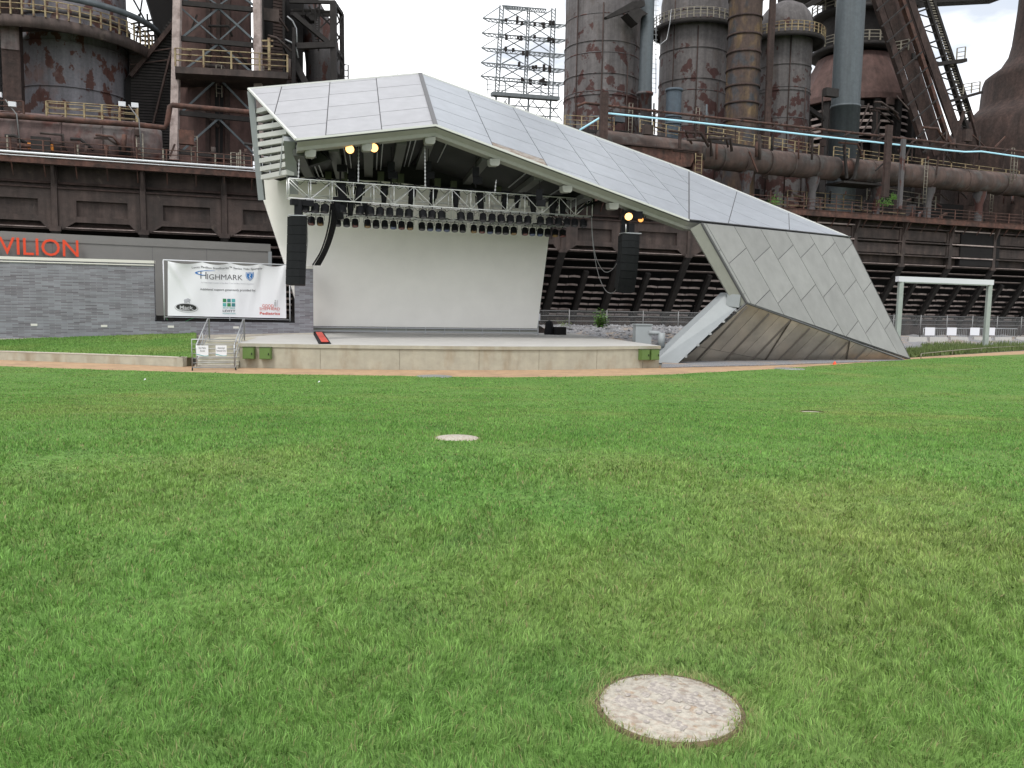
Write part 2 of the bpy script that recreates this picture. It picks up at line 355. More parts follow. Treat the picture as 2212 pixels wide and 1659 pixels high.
n1 = len(ins); mb.add(ins+ous[::-1], [list(range(n1+len(ous)))])
struct(mb.build('path', 'path'), label='tan path curving between the lawn and the stage')
# lawn sheet
xs = np.concatenate([np.linspace(-70, -24, 12), np.linspace(-22, 44, 89), np.linspace(47, 80, 10)])
nv = 90; vs = []; fs = []
for i, x in enumerate(xs):
    ye = edge_y(x)
    for j in range(nv):
        t = j/(nv-1); y = -12+(ye+12)*t
        y += (.10*math.sin(x*2.3)+.07*math.sin(x*5.1+1)) * (t**8)
        vs.append((x, y, lawn_z(x, y)+(.02*noise.noise(V((x*.8, y*.8, 0))) if j < nv-1 else -.0)))
for i in range(len(xs)-1):
    for j in range(nv-1):
        a = i*nv+j; fs.append((a, a+nv, a+nv+1, a+1))
def grass_mat(name, ground=False):
    Mt = bpy.data.materials.new(name); Mt.use_nodes = True; t = Mt.node_tree; l = t.links.new; b = t.nodes['Principled BSDF']; N = t.nodes.new
    g = N('ShaderNodeNewGeometry')
    def nse(s, d=3, st=(1,1,1)):
        mpn = N('ShaderNodeMapping'); mpn.inputs['Scale'].default_value = st; l(g.outputs['Position'], mpn.inputs['Vector'])
        n = N('ShaderNodeTexNoise'); n.inputs['Scale'].default_value = s; n.inputs['Detail'].default_value = d; l(mpn.outputs['Vector'], n.inputs['Vector']); return n
    def ramp(n, a, b_):
        r = N('ShaderNodeMapRange'); r.inputs['From Min'].default_value = a; r.inputs['From Max'].default_value = b_; l(n.outputs['Fac'], r.inputs['Value']); return r.outputs['Result']
    def mix(f, a, b_):
        mm = N('ShaderNodeMixRGB'); l(f, mm.inputs['Fac'])
        for s, k in ((a, 'Color1'), (b_, 'Color2')):
            if isinstance(s, tuple): mm.inputs[k].default_value = (*s, 1)
            else: l(s, mm.inputs[k])
        return mm.outputs['Color']
    k = .6 if ground else 1.0  # turf sheet darker: shade between the blades put into its colour
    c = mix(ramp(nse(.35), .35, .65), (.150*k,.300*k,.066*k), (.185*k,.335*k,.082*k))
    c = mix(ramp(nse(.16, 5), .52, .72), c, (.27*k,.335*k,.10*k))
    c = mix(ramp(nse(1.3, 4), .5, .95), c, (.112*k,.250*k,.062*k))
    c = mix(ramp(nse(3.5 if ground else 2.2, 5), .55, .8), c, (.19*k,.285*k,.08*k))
    if not ground:
        a = N('ShaderNodeAttribute'); a.attribute_name = 'tint'
        mm = N('ShaderNodeVectorMath'); mm.operation = 'SCALE'; l(c, mm.inputs[0]); l(a.outputs['Fac'], mm.inputs['Scale']); c = mm.outputs['Vector']
        a2 = N('ShaderNodeAttribute'); a2.attribute_name = 'dry'
        c = mix(a2.outputs['Fac'], c, (.34,.30,.15))
        b.inputs['Roughness'].default_value = .6; b.inputs['Specular IOR Level'].default_value = .25
        l(c, b.inputs['Base Color'])
        tr = N('ShaderNodeBsdfTranslucent'); l(c, tr.inputs['Color']); ms = N('ShaderNodeMixShader'); ms.inputs['Fac'].default_value = .3
        l(b.outputs[0], ms.inputs[1]); l(tr.outputs[0], ms.inputs[2]); l(ms.outputs[0], t.nodes['Material Output'].inputs['Surface'])
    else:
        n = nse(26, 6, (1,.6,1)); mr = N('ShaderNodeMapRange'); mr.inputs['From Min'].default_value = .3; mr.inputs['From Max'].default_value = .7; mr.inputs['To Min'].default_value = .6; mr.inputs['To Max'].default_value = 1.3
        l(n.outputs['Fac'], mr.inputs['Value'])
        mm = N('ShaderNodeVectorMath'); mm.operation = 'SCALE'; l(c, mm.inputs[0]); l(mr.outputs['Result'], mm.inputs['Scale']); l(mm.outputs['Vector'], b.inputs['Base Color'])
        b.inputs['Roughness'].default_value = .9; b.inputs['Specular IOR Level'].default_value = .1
    return Mt
M['grassg'] = grass_mat('shaded_turf_green', True); M['grassb'] = grass_mat('grass_blades')
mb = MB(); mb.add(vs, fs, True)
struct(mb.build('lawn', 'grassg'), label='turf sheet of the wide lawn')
# discs set in the lawn
DISCS = [(gz(1446,1524,1.487), .289, 'large worn white round cover set in the near grass'),
         (gz(987,945.5,lawn_z(0,9.9)-.022), .285, 'pale round cover half hidden by grass in mid lawn'),
         (gz(1755,891,lawn_z(0,21.1)+.03), .30, 'far tan round cover in the lawn toward the right')]
for k, (p, r, lab) in enumerate(DISCS):
    t = thing('round_cover', lab, 'ground cover', p, group='round covers set in the lawn')
    mb = MB()
    prof = [(0,.0),(r-.012,.0),(r,-.012),(r,-.10)]
    mb.lathe(p, prof, 48); ld_ = mb.build('lid', 'disc', t)
    mb = MB(); mb.lathe(V((p.x, p.y, float(lawn_z(p.x, p.y))+.012)), [(r-.02,.002),(r+.006,.0),(r+.015,-.02)], 40); mb.build('soil_rim', 'soil', t)
    if k == 0:
        q_ = lambda x, y: gz((2200+x/2.765)/1.808, (2500+y/2.765)/1.808, p.z+.0006)
        mb = MB(); rr_ = random.Random(3)
        zl0 = 0
        for x0, y0, x1, y1, w in ((930,480,1290,640,62),(1300,600,1740,800,70),(540,625,860,740,62),(800,720,1170,880,66),(1180,890,1330,960,50)):
            n_ = 9; up_ = []; dn_ = []; w *= 1.75; zl0 += .00012
            for i in range(n_+1):
                f = i/n_; x, y = x0+(x1-x0)*f, y0+(y1-y0)*f; e = .55 if i in (0, n_) else 1
                up_.append(q_(x+w*.25+rr_.uniform(-14,14), y-w*.4*e+rr_.uniform(-13,13))); dn_.append(q_(x-w*.25+rr_.uniform(-14,14), y+w*.4*e+rr_.uniform(-13,13)))
            mb.add([v_+Z_*zl0 for v_ in dn_+up_[::-1]], [[i, i+1, 2*n_-i, 2*n_+1-i] for i in range(n_)])
        for x, y, s_ in ((890,590,40),(1010,562,34),(1110,618,40),(800,645,34),(590,540,26),(1430,582,30),(1190,485,28),(930,695,34),(1340,730,30),(1470,782,34),(1060,655,44),(700,590,26),(1630,600,26),(1250,765,28),(1390,655,46),(1500,690,40),(1240,640,44),(900,880,28),(1150,810,26),(1600,760,50)):
            n_ = 9; s_ *= 1.25; zl0 += .00008; mb.add([Z_*zl0+q_(x+s_*rr_.uniform(.75,1.15)*math.cos(-2*math.pi*i/n_), y+.62*s_*rr_.uniform(.75,1.15)*math.sin(-2*math.pi*i/n_)) for i in range(n_)], [list(range(n_))])
        mb.build('grey_marking', 'discgrey', t)
# grass blades
def blades(n, ymin, ymax, near, hs, ws, xlim=None):
    gy = np.linspace(1.7, 58, 4000); pdf = (.66*gy+3.2)*np.minimum(1, (3/gy))**1.85; cdf = np.cumsum(pdf); cdf /= cdf[-1]
    yy = np.interp(rng.random(n), cdf, gy); sel = yy+rng.normal(0, .08, n)*yy < 9.5; yy = yy[sel] if near else yy[~sel]
    wx = .66*yy+3.2
    xx = rng.uniform(-1, 1, len(yy))*wx
    ok = yy < edge_y(xx)-.05+rng.normal(0, .05, len(yy))
    for p, r, _ in DISCS:
        d2 = (xx-p.x)**2+(yy-p.y)**2; ok &= d2 > (r-.015-.03*rng.random(len(xx)))**2
    for p, r, _ in DISCS:
        d1_ = np.sqrt((xx-p.x)**2+(yy-p.y)**2)-r; ok &= ~((d1_ < .045) & (rng.random(len(xx)) < .22))
    xx, yy = xx[ok], yy[ok]; n = len(xx)
    zz = lawn_z(xx, yy)
    cl = np.array([noise.noise(V((x*1.4, y*1.4, 3.))) + .6*noise.noise(V((x*4.5, y*4.5, 8.))) for x, y in zip(xx, yy)])
    fd = np.array([noise.noise(V((x*3.1, y*3.1, 18.))) for x, y in zip(xx, yy)])
    hs = np.interp(yy, [2,5,12,30], [.058,.053,.046,.04]); ws = .0037*(np.maximum(yy,3)/3)**1.0*(1 if near else 1.35)
    h = hs*(.62+.5*rng.random(n)+.33*np.clip(cl, -.6, .8))
    w = ws*(.6+.6*rng.random(n)+.9*(rng.random(n) < .06))
    # grass is shorter and drier right round the near cover
    dmin = np.full(n, 9.)
    for p, r, _ in DISCS: dmin = np.minimum(dmin, np.sqrt((xx-p.x)**2+(yy-p.y)**2)-r)
    h *= np.clip(.9+dmin*2, .9, 1); 
    th = rng.uniform(0, 2*np.pi, n); lean = rng.uniform(.1, .75, n)*h*1.1
    la = fd*6.28*1.5+rng.normal(0, .8, n)
    dx, dy = np.cos(la)*lean, np.sin(la)*lean; bx, by = np.cos(th)*w/2, np.sin(th)*w/2
    B = np.stack([xx, yy, zz-.01], 1)
    if near:
        P = np.zeros((n, 5, 3)); P[:,0] = B+np.stack([-bx,-by,bx*0],1); P[:,1] = B+np.stack([bx,by,bx*0],1)
        Mi = B+np.stack([dx*.3, dy*.3, h*.6],1); P[:,2] = Mi+np.stack([bx*.8,by*.8,bx*0],1); P[:,3] = Mi-np.stack([bx*.8,by*.8,bx*0],1)
        P[:,4] = B+np.stack([dx, dy, h*np.clip(1.05-lean/h*.45,.3,1)],1)
        fv = np.array([0,1,2, 0,2,3, 3,2,4]); k = 5
    else:
        P = np.zeros((n, 3, 3)); P[:,0] = B+np.stack([-bx,-by,bx*0],1); P[:,1] = B+np.stack([bx,by,bx*0],1); P[:,2] = B+np.stack([dx*.6, dy*.6, h],1)
        fv = np.array([0,1,2]); k = 3
    idx = (np.arange(n)[:,None]*k+fv[None,:]).reshape(-1); nf = len(fv)//3
    tint = .45+.95*rng.random(n)+.22*cl
    dry = (rng.random(n) < .07).astype(float)*rng.uniform(.4, 1, n); dry = np.maximum(dry, np.clip(.85-dmin*8, 0, .85)*(rng.random(n) < .7))
    return P.reshape(-1,3), idx, np.repeat(tint, nf), np.repeat(dry, nf)
st0 = rng.bit_generator.state
parts_ = [blades(1000000, 0, 0, True, 0, 0)]; rng.bit_generator.state = st0; parts_.append(blades(1000000, 0, 0, False, 0, 0))
off = 0; AV = []; AI = []; AT = []; AD = []
for P, i, ti, dr in parts_:
    AV.append(P); AI.append(i+off); off += len(P); AT.append(ti); AD.append(dr)
AV = np.concatenate(AV).astype(np.float32); AI = np.concatenate(AI).astype(np.int32); AT = np.concatenate(AT).astype(np.float32); AD = np.concatenate(AD).astype(np.float32)
me = bpy.data.meshes.new('lawn_grass'); me.vertices.add(len(AV)); me.vertices.foreach_set('co', AV.ravel())
me.loops.add(len(AI)); me.loops.foreach_set('vertex_index', AI); nf = len(AI)//3
me.polygons.add(nf); me.polygons.foreach_set('loop_start', np.arange(nf, dtype=np.int32)*3)
try: me.polygons.foreach_set('loop_total', np.full(nf, 3, np.int32))
except Exception: pass
me.update(calc_edges=True)
a = me.attributes.new('tint', 'FLOAT', 'FACE'); a.data.foreach_set('value', AT)
a = me.attributes.new('dry', 'FLOAT', 'FACE'); a.data.foreach_set('value', AD)
me.materials.append(M['grassb']); go = bpy.data.objects.new('lawn_grass', me); COL.objects.link(go)
tag(go, 'short green grass blades covering the sloping lawn', 'grass'); go['kind'] = 'stuff'
# ------------------------------------------------------------------ concrete stage
SH = 1.13
fr_px = [(515,741),(600,742.5),(700,744.2),(800,745.6),(960,747.2),(1100,748.2),(1250,748.3),(1427,746.8)]
FR = [gz(x, y, SH) for x, y in fr_px]
backs = [gz(1192,720.6,SH)+V((1.5,1.5,0)), V((-7,54.6,SH)), V((-12.0,51.5,SH)), V((-13.5,47,SH)), V((-14.2,42.0,SH)), V((-13.2,40.3,SH))]
stage = thing('concrete_stage', 'low tan concrete stage with grey floor facing the lawn', 'stage', (-3, 40, 0))
mb = MB(); top = [V((p.x, p.y, SH-.17)) for p in FR+backs]; mb.prism(top, V((0,0,.17))); mb.build('stage_floor', 'conc2', stage)
mb = MB(); cen = V((-3,46,0)); low = [V((p.x, p.y, 0))+(cen-V((p.x,p.y,0))).normalized()*.05 for p in FR+backs]; mb.prism([p+V((0,0,-.1)) for p in low], V((0,0,SH-.17+.1-.012))); mb.build('stage_base', 'conc', stage)
mb = MB(); edge = [V((p.x, p.y, SH-.165))+(cen-V((p.x,p.y,SH-.165))).normalized()*-.012 for p in FR]
for i in range(len(edge)-1): mb.ob(edge[i]+V((0,.0,0)), edge[i+1]-edge[i], V((0,.06,0)), V((0,0,.155)))
mb.build('edge_band', 'conc', stage)
mb = MB()
for px in (690, 862, 1035, 1165, 1290, 1390):
    p = None
    for i in range(len(FR)-1):
        if fr_px[i][0] <= px <= fr_px[i+1][0]:
            t = (px-fr_px[i][0])/(fr_px[i+1][0]-fr_px[i][0]); p = FR[i].lerp(FR[i+1], t)
    q = V((p.x, p.y, 0))+(cen-V((p.x,p.y,0))).normalized()*.045
    mb.box(q+V((0,0,.48)), .009, .012, .93, R(10))
mb.each('joint_line', 'stem', stage)
# green boxes on the stage front
def on_front(px):
    for i in range(len(FR)-1):
        if fr_px[i][0] <= px <= fr_px[i+1][0]:
            t = (px-fr_px[i][0])/(fr_px[i+1][0]-fr_px[i][0]); d = (FR[i+1]-FR[i]).normalized(); return FR[i].lerp(FR[i+1], t), d
    d = (FR[1]-FR[0]).normalized(); return FR[0], d
for px, lab in ((539.5, 'leftmost green metal box on the stage front beside the steps'), (575.5, 'second green metal box on the stage front, right of the first'),
                (1387, 'green metal box third along the stage front near its right end'), (1409, 'rightmost green metal box at the right corner of the stage front')):
    p, d = on_front(px); nrm = V((d.y, -d.x, 0)); ang = math.atan2(d.y, d.x)
    c = V((p.x, p.y, .70))+nrm*.10
    t = thing('green_box', lab, 'utility box', c, ang, group='green boxes on the stage front')
    mb = MB(); mb.box(c+nrm*.02, .50, .26, .53, ang); mb.build('case', 'green', t)
    mb = MB(); mb.box(c+nrm*.157, .46, .015, .49, ang); dr_ = mb.build('door', 'green', t)
    mb = MB(); mb.box(c+nrm*.175+d*.17+V((0,0,-.03)), .035, .03, .09, ang); mb.build('handle', 'blk', dr_)
    mb = MB(); mb.box(c+nrm*.03+V((0,0,.275)), .54, .30, .02, ang); mb.build('rain_lip', 'greend', t)
# steps
s0 = gz(418,797,0); s1 = gz(512,797.4,0); sd_ = (s1-s0).normalized(); sn = V((-sd_.y, sd_.x, 0)); sw = (s1-s0).length; sang = math.atan2(sd_.y, sd_.x)
st = thing('concrete_steps', 'concrete steps with grey handrails climbing to the stage left of its front', 'steps', s0)
nr = 7; tread = .36
mb = MB()
for i in range(nr):
    h = SH*(i+1)/nr
    mb.ob(s0+sn*(.25+i*tread), sd_*sw, sn*(tread if i < nr-1 else 4.2), V((0,0,h if i < nr-1 else h+.004)))
mb.build('flight', 'conc', st)
mb = MB()
for i in range(nr):
    h = SH*(i+1)/nr; mb.ob(s0+sn*(.25+i*tread-.008)+V((0,0,h-.03)), sd_*sw, sn*.05, V((0,0,.034)))
mb.build('nosing', 'conc2', st)
for side in (.12, sw-.12):
    b = s0+sd_*side
    hr = MB()
    A1 = b+sn*.1+V((0,0,1.05)); A2 = b+sn*2.75+V((0,0,2.15)); A3 = b+sn*3.05+V((0,0,2.15))
    hr.tube([b+sn*.1+V((0,0,.1)), A1, A2, A3, b+sn*3.05+V((0,0,SH))], .033, 8)
    hr.tube([b+sn*.1+V((0,0,.62)), b+sn*2.75+V((0,0,1.7))], .022, 6); hr.tube([b+sn*.1+V((0,0,.32)), b+sn*2.75+V((0,0,1.4))], .022, 6)
    hr.tube([b+sn*1.5+V((0,0,.6)), b+sn*1.5+V((0,0,1.62))], .022, 6)
    hr.build('handrail', 'galv', st)
# barrier at the steps, two notices
g0 = gz(415.5,800,0); g1 = gz(509,799,0); gd = (g1-g0).normalized(); gn = V((gd.y,-gd.x,0)); gw = (g1-g0).length; ga = math.atan2(gd.y, gd.x)
t = thing('crowd_barrier', 'grey tubular barrier standing across the foot of the steps', 'barrier', g0, ga)
mb = MB(); zt = 1.34
mb.tube([g0+V((0,0,.12)), g0+V((0,0,zt)), g1+V((0,0,zt)), g1+V((0,0,.12)), g0+V((0,0,.12))], .028, 8); mb.build('frame', 'galv', t)
for k in range(1, 6):
    mb = MB(); z = .12+k*(zt-.12)/6; mb.tube([g0+V((0,0,z)), g1+V((0,0,z))], .016, 6); mb.build('bar', 'galv', t)
for b in (g0, g1):
    mb = MB(); mb.bar(b-gn*.33+V((0,0,.03)), b+gn*.33+V((0,0,.03)), .05, .03); mb.bar(b+V((0,0,.03)), b+V((0,0,.14)), .04); mb.build('foot', 'blk', t)
for px0, px1, lines, lab in ((425,450.5,('No Public','Access'),'white No Public Access notice on the left half of the barrier'), (466,490,('Authorized','Personnel Only'),'white Authorized Personnel Only notice on the right half of the barrier')):
    fr = lambda px: g0+gd*((px-415.5)/93.5*gw)
    a = fr(px0)+gn*.035; b = fr(px1)+gn*.035; w = (b-a).length; z0, z1 = .62, 1.08
    t = thing('notice_sheet', lab, 'notice', a+V((0,0,z0)), ga, group='paper notices on the barrier')
    mb = MB(); mb.ob(a+V((0,0,z0)), gd*w, gn*.006, V((0,0,z1-z0))); mb.build('sheet', 'white', t)
    c = a+gd*w/2+gn*.01
    text_part(lines[0], 'lettering', 'greyt', t, c+V((0,0,z1-.15)), gd, Z_, .085, w*.62 if lines[0][0] == 'A' else w*.6, 'CENTER', .003)
    text_part(lines[1], 'lettering', 'greyt', t, c+V((0,0,z1-.27)), gd, Z_, .085, w*.85 if lines[0][0] == 'A' else w*.42, 'CENTER', .003)
    mb = MB(); n_ = 12
    up_ = [a+gn*.009+gd*w*(i/n_)+V((0,0,z0+.05+.035*math.cos(i/n_*4.2))) for i in range(n_+1)]; dn_ = [a+gn*.009+gd*w*(i/n_)+V((0,0,z0+.02+.03*math.cos(i/n_*4.2))) for i in range(n_+1)]
    mb.prism(up_+dn_[::-1], gn*.002); mb.build('wave_stripe', 'tealp', t)
# kerb wall + small grassy bank on the left
kp = [gz(x, y, 0) for x, y in ((-500,768),(-200,773),(0,778),(200,785),(330,790),(395,793),(412,790))]
mb = MB(); KH = .40
t = thing('kerb_wall', 'low tan concrete kerb wall holding the grass bank left of the steps', 'kerb wall', (kp[2].x, kp[2].y, 0))
for i in range(len(kp)-1):
    d = (kp[i+1]-kp[i]); n_ = V((-d.y, d.x, 0)).normalized(); mb.ob(kp[i]+V((0,0,-.05)), d, n_*.28, V((0,0,KH+.05)))
mb.build('wall', 'conc', t)
mb = MB()
for i in range(len(kp)-1):
    d = (kp[i+1]-kp[i]); n_ = V((-d.y, d.x, 0)).normalized(); mb.ob(kp[i]+n_*-.015+V((0,0,KH+.002)), d, n_*.31, V((0,0,.04)))
mb.build('cap', 'kerb', t)
# brick wall line
BW0 = gz(0,733.6,.72); BW1 = gz(640,721.5,SH); BW1.z = BW0.z = 0
bd = (BW1-BW0).normalized(); bn = V((bd.y,-bd.x,0)); bang = math.atan2(bd.y, bd.x)
def bpt(px, v=0, z=0):       # point of the brick wall line under picture column px
    p = pl(px, 700, BW0+bn*v, bn); return V((p.x, p.y, z))
# bank
rows = []; nn_ = 26
for i in range(nn_):
    f = i/(nn_-1); px = -400+f*(421+400)
    fx = V(kp[0]).lerp(kp[5], f); 
    a = gz(px, np.interp(px, [-500,0,200,330,421],[768,778,785,790,793.5]), 0); b = bpt(px, .25)
    rows.append([V((a.x+(b.x-a.x)*t, a.y+.2+(b.y-a.y)*t, KH+.02+(.72+(SH-.72)*min(1,max(-.6,px/421))-KH)*t+.03*noise.noise(V((px*.02, t*4, 1))))) for t in np.linspace(0, 1, 9)])
vs = [p for r in rows for p in r]; fs = [(i*9+j, (i+1)*9+j, (i+1)*9+j+1, i*9+j+1) for i in range(nn_-1) for j in range(8)]
mb = MB(); mb.add(vs, fs, True); struct(mb.build('grass_bank', 'grassg'), label='small sloping green bank between kerb wall and brick wall')
n = 26000; fi = rng.uniform(0, nn_-1.001, n); tj = rng.uniform(0, 8-.001, n); vs = []; fs = []
for q in range(n):
    i = int(fi[q]); j = int(tj[q]); a = rows[i][j].lerp(rows[i+1][j], fi[q]-i); b = rows[i][j+1].lerp(rows[i+1][j+1], fi[q]-i); p = a.lerp(b, tj[q]-j)
    an = random.random()*6.28; w = .025; h = random.uniform(.03, .08); o = len(vs)
    vs += [p+V((-w*math.cos(an), -w*math.sin(an), -.01)), p+V((w*math.cos(an), w*math.sin(an), -.01)), p+V((random.uniform(-.03,.03), random.uniform(-.03,.03), h))]; fs.append((o, o+1, o+2))
me = bpy.data.meshes.new('bank_grass'); me.from_pydata(vs, [], fs); a = me.attributes.new('tint', 'FLOAT', 'FACE'); a.data.foreach_set('value', list(rng.uniform(.6, 1.25, n))); me.materials.append(M['grassb'])
bo = bpy.data.objects.new('bank_grass', me); COL.objects.link(bo); tag(bo, 'green grass on the small bank behind the kerb wall', 'grass'); bo['kind'] = 'stuff'
# ------------------------------------------------------------------ brick wall
BT = 5.0
wall = thing('brick_wall', 'grey long-brick wall with a wide opening behind the banner', 'wall', (BW0.x, BW0.y, 0), bang)
def bs(px): return (bpt(px)-BW0).dot(bd)
sL, s1_, s2_, sR = bs(-260), bs(335), bs(637), bs(677)
mb = MB(); PT = 1.78; TK = .45
mb.ob(BW0+bd*sL+V((0,0,0)), bd*(s1_-sL), -bn*TK, V((0,0,BT)))
mb.ob(BW0+bd*s2_, bd*(sR-s2_), -bn*TK, V((0,0,BT-.05)))
mb.ob(BW0+bd*s1_, bd*(s2_-s1_), -bn*TK, V((0,0,PT))); mb.build('brickwork', 'brick', wall)
mb = MB()
mb.ob(BW0+bd*sL+bn*.05+V((0,0,BT+.002)), bd*(s1_-sL+.03), -bn*(TK+.1), V((0,0,.16)))
mb.ob(BW0+bd*sL+bn*.02+V((0,0,BT-.13)), bd*(s1_-sL+.02), bn*.03, V((0,0,.06)))
mb.ob(BW0+bd*s2_+bn*.05+V((0,0,BT-.048)), bd*(sR-s2_), -bn*(TK+.1), V((0,0,.16)))
mb.build('coping', 'coping', wall)
zfoot = lambda s: .72+(SH-.72)*s/bs(640)
mb = MB(); fa_, fb_ = BW0+bd*sL+bn*.18, BW0+bd*sR+bn*.18; mb.prism([fa_, fb_, fb_+Z_*(zfoot(sR)+.05), fa_+Z_*(zfoot(sL)+.05)], -bn*.175); mb.build('footing', 'kerb', wall)
for pxr, pyr in ((295,1147),(900,1157),(1477,1163),(2040,1170)):
    px = pxr/2.212/1.808; py = (750+pyr/2.212)/1.808; p = pl(px, py, BW0, bn)
    mb = MB(); mb.ob(p-bd*.16-Z_*.06+bn*.002, bd*.32, bn*.02, Z_*.12); mb.build('step_light', 'coping', wall)
# dark back of the opening
mb = MB(); mb.ob(BW0+bd*s1_-bn*TK+V((0,0,PT-.02)), bd*(s2_-s1_), -bn*.05, V((0,0,.35))); mb.build('recess_skirting', 'darkst', wall)
# ------------------------------------------------------------------ grey panel building with red letters
P0 = dY(0, 600, 49.5); P1 = dY(584, 600, 57.0); P0.z = P1.z = 0
pd = (P1-P0).normalized(); pn = V((pd.y,-pd.x,0)); pang = math.atan2(pd.y, pd.x)
def ppt(px, z, v=0): p = pl(px, 600, P0+pn*v, pn); p.z = z; return p
zt = pl(0, 499, P0, pn).z
pb = thing('pavilion_building', 'grey panelled building with orange red letters behind the brick wall', 'building', (P0.x, P0.y, 0), pang)
a = ppt(-420, 0); b = ppt(580, 0)
mb = MB(); mb.ob(a, b-a, -pn*3.0, V((0,0,zt-.5))); mb.build('facade', 'fasc_wall', pb)
mb = MB(); mb.ob(a+pn*.04+V((0,0,zt-.498)), b-a+pd*.15, -pn*3.1, V((0,0,.5))); mb.build('parapet', 'fasc_wall', pb)
mb = MB(); mb.ob(b+pn*.05, pd*.22, -pn*.3, V((0,0,zt-.5))); mb.build('corner_post', 'leg', pb)
mb = MB()
for px in (-100, 115, 330, 447): 
    q = ppt(px, 0, .004); mb.ob(q, pd*.02, pn*.005, V((0,0,zt-.5)))
mb.each('joint_line', 'seam', pb)
zl = pl(100, (750+545/2.212)/1.808, P0+pn*.25, pn).z-.03
e = ppt(171.5, zl, .25)
w_ = (ppt(171.5, 0, .25)-ppt(-45, 0, .25)).length
text_part('PAVILION', 'lettering', 'orange', pb, e, pd, Z_, 1.0, 1.06*5.3, 'RIGHT', .12, .004)
# ------------------------------------------------------------------ sponsor banner on its poles
BV = .10
def bp3(px, py, v=-.22+.0): return pl(px, py, BW0-bn*.22, bn)
BA = BW0-bn*.22
def bq(px, py, off=0.): return pl(px, py, BA+bn*off, bn)
bf = thing('banner_stand', 'white tubular stand holding the sponsor banner on three poles', 'stand', bq(352,694), bang)
TL, TR = bq(352,561.5), bq(628,572.5)
mb = MB(); mb.tube([TL, TR], .035, 8); mb.build('top_rail', 'whitep', bf)
for px, pyt in ((352.5,562),(494.5,567),(625.5,572)):
    top_ = bq(px, pyt); 
    mb = MB(); mb.tube([V((top_.x, top_.y, PT+.02)), top_], .032, 8); mb.build('pole', 'whitep', bf)
    mb = MB(); mb.box((top_.x, top_.y, PT+.045), 1.05, .42, .07, bang); mb.build('foot', 'blk', bf)
mb = MB(); a = bq(356,684.5); b = bq(624,691); mb.tube([a, b], .018, 6); mb.build('lower_rail', 'whitep', bf)
ban = thing('sponsor_banner', 'white sponsor banner with printed logos and scalloped top edge', 'banner', bq(480,690), bang)
cTL, cTR, cBL, cBR = (655.2,1019.5), (1116,1034), (655.2,1233), (1118,1243)
def fullpx(x, y): return x/1.808, y/1.808
ties = [0, .295, .53, .785, 1.0]
def bxy(s, t, off=0.):      # s along, t down
    px = (cTL[0]+(cTR[0]-cTL[0])*s)*(1-t)+(cBL[0]+(cBR[0]-cBL[0])*s)*t
    py = (cTL[1]+(cTR[1]-cTL[1])*s)*(1-t)+(cBL[1]+(cBR[1]-cBL[1])*s)*t
    return bq(px/1.808, py/1.808, off)
BN0 = bxy(0, 0); BW_ = (bxy(1, .5)-bxy(0, .5)).length; BHt = (bxy(0,0)-bxy(0,1)).length
def wave(s, t):
    seg = 0
    for k in range(4):
        if ties[k] <= s <= ties[k+1]: seg = k
    f = (s-ties[seg])/(ties[seg+1]-ties[seg]); sag = math.sin(math.pi*f)
    w = sag*.16*math.exp(-t*3)+.045*math.sin(s*19+t*5)*math.exp(-t*1.2)+.06*math.sin((s-t*.25)*9)*(1-t*.7)
    for k, q in enumerate(ties):
        dd = (s-q-(.30*t if k == 0 else (.1*t if k < 3 else -.12*t))); w += .10*math.exp(-(dd/.03)**2)*math.exp(-t*2.2)
    return w, sag*(.10*math.exp(-t*9))
ns, ntt = 120, 44; vs = []
for j in range(ntt+1):
    for i in range(ns+1):
        s = i/ns; t = j/ntt; w, dz = wave(s, t); p = bxy(s, t, .07+w); vs.append(p-Z_*dz*1.3)
fs = [(j*(ns+1)+i, j*(ns+1)+i+1, (j+1)*(ns+1)+i+1, (j+1)*(ns+1)+i) for j in range(ntt) for i in range(ns)]
mb = MB(); mb.add(vs, fs, True); mb.build('cloth', 'white', ban)
# printed matter follows the cloth: flat shapes wrapped on it
def s_t(px, py):    # region pixel of the 640x480 banner crop (scale 3.456 from 600,950)
    X = 600+px/3.456; Y = 950+py/3.456
    s = (X-cTL[0])/(cTR[0]-cTL[0]); 
    yt = cTL[1]+(cTR[1]-cTL[1])*s; yb = cBL[1]+(cBR[1]-cBL[1])*s; return s, (Y-yt)/(yb-yt)
def on_cloth(s, t, o=.012): w, dz = wave(min(max(s,0),1), t); return bxy(s, t, .07+w+o)-Z_*dz*1.3
def cloth_poly(polys, name, mt, lift=.012):
    mb = MB()
    for poly in polys:
        P = [on_cloth(*s_t(x, y), lift) for x, y in poly]
        n = V((0,0,0))
        for i in range(1, len(P)-1): n += (P[i]-P[0]).cross(P[i+1]-P[0])
        mb.add(P if n.dot(bn) > 0 else P[::-1], [list(range(len(P)))])
    return mb.build(name, mt, ban)
def cloth_text(s, name, mt, x0, y, x1, h, bold=0., y1=None, lift=.013):
    cu = bpy.data.curves.new(name, 'FONT'); cu.body = s; cu.size = 1; cu.offset = bold; cu.resolution_u = 3
    to = bpy.data.objects.new(name, cu); COL.objects.link(to); bpy.context.view_layer.update()
    me = bpy.data.meshes.new_from_object(to.evaluated_get(bpy.context.evaluated_depsgraph_get())); COL.objects.unlink(to); bpy.data.objects.remove(to)
    vv = [v.co.copy() for v in me.vertices]; ff = [list(p.vertices) for p in me.polygons]
    a, b = min(v.x for v in vv), max(v.x for v in vv); top = max(v.y for v in vv); y1 = y1 if y1 is not None else y
    out = []
    for v in vv:
        f = (v.x-a)/(b-a); X = x0+(x1-x0)*f; Y = y+(y1-y)*f-v.y/top*h; out.append(on_cloth(*s_t(X, Y), lift))
    mb = MB(); mb.add(out, ff); return mb.build(name, mt, ban)
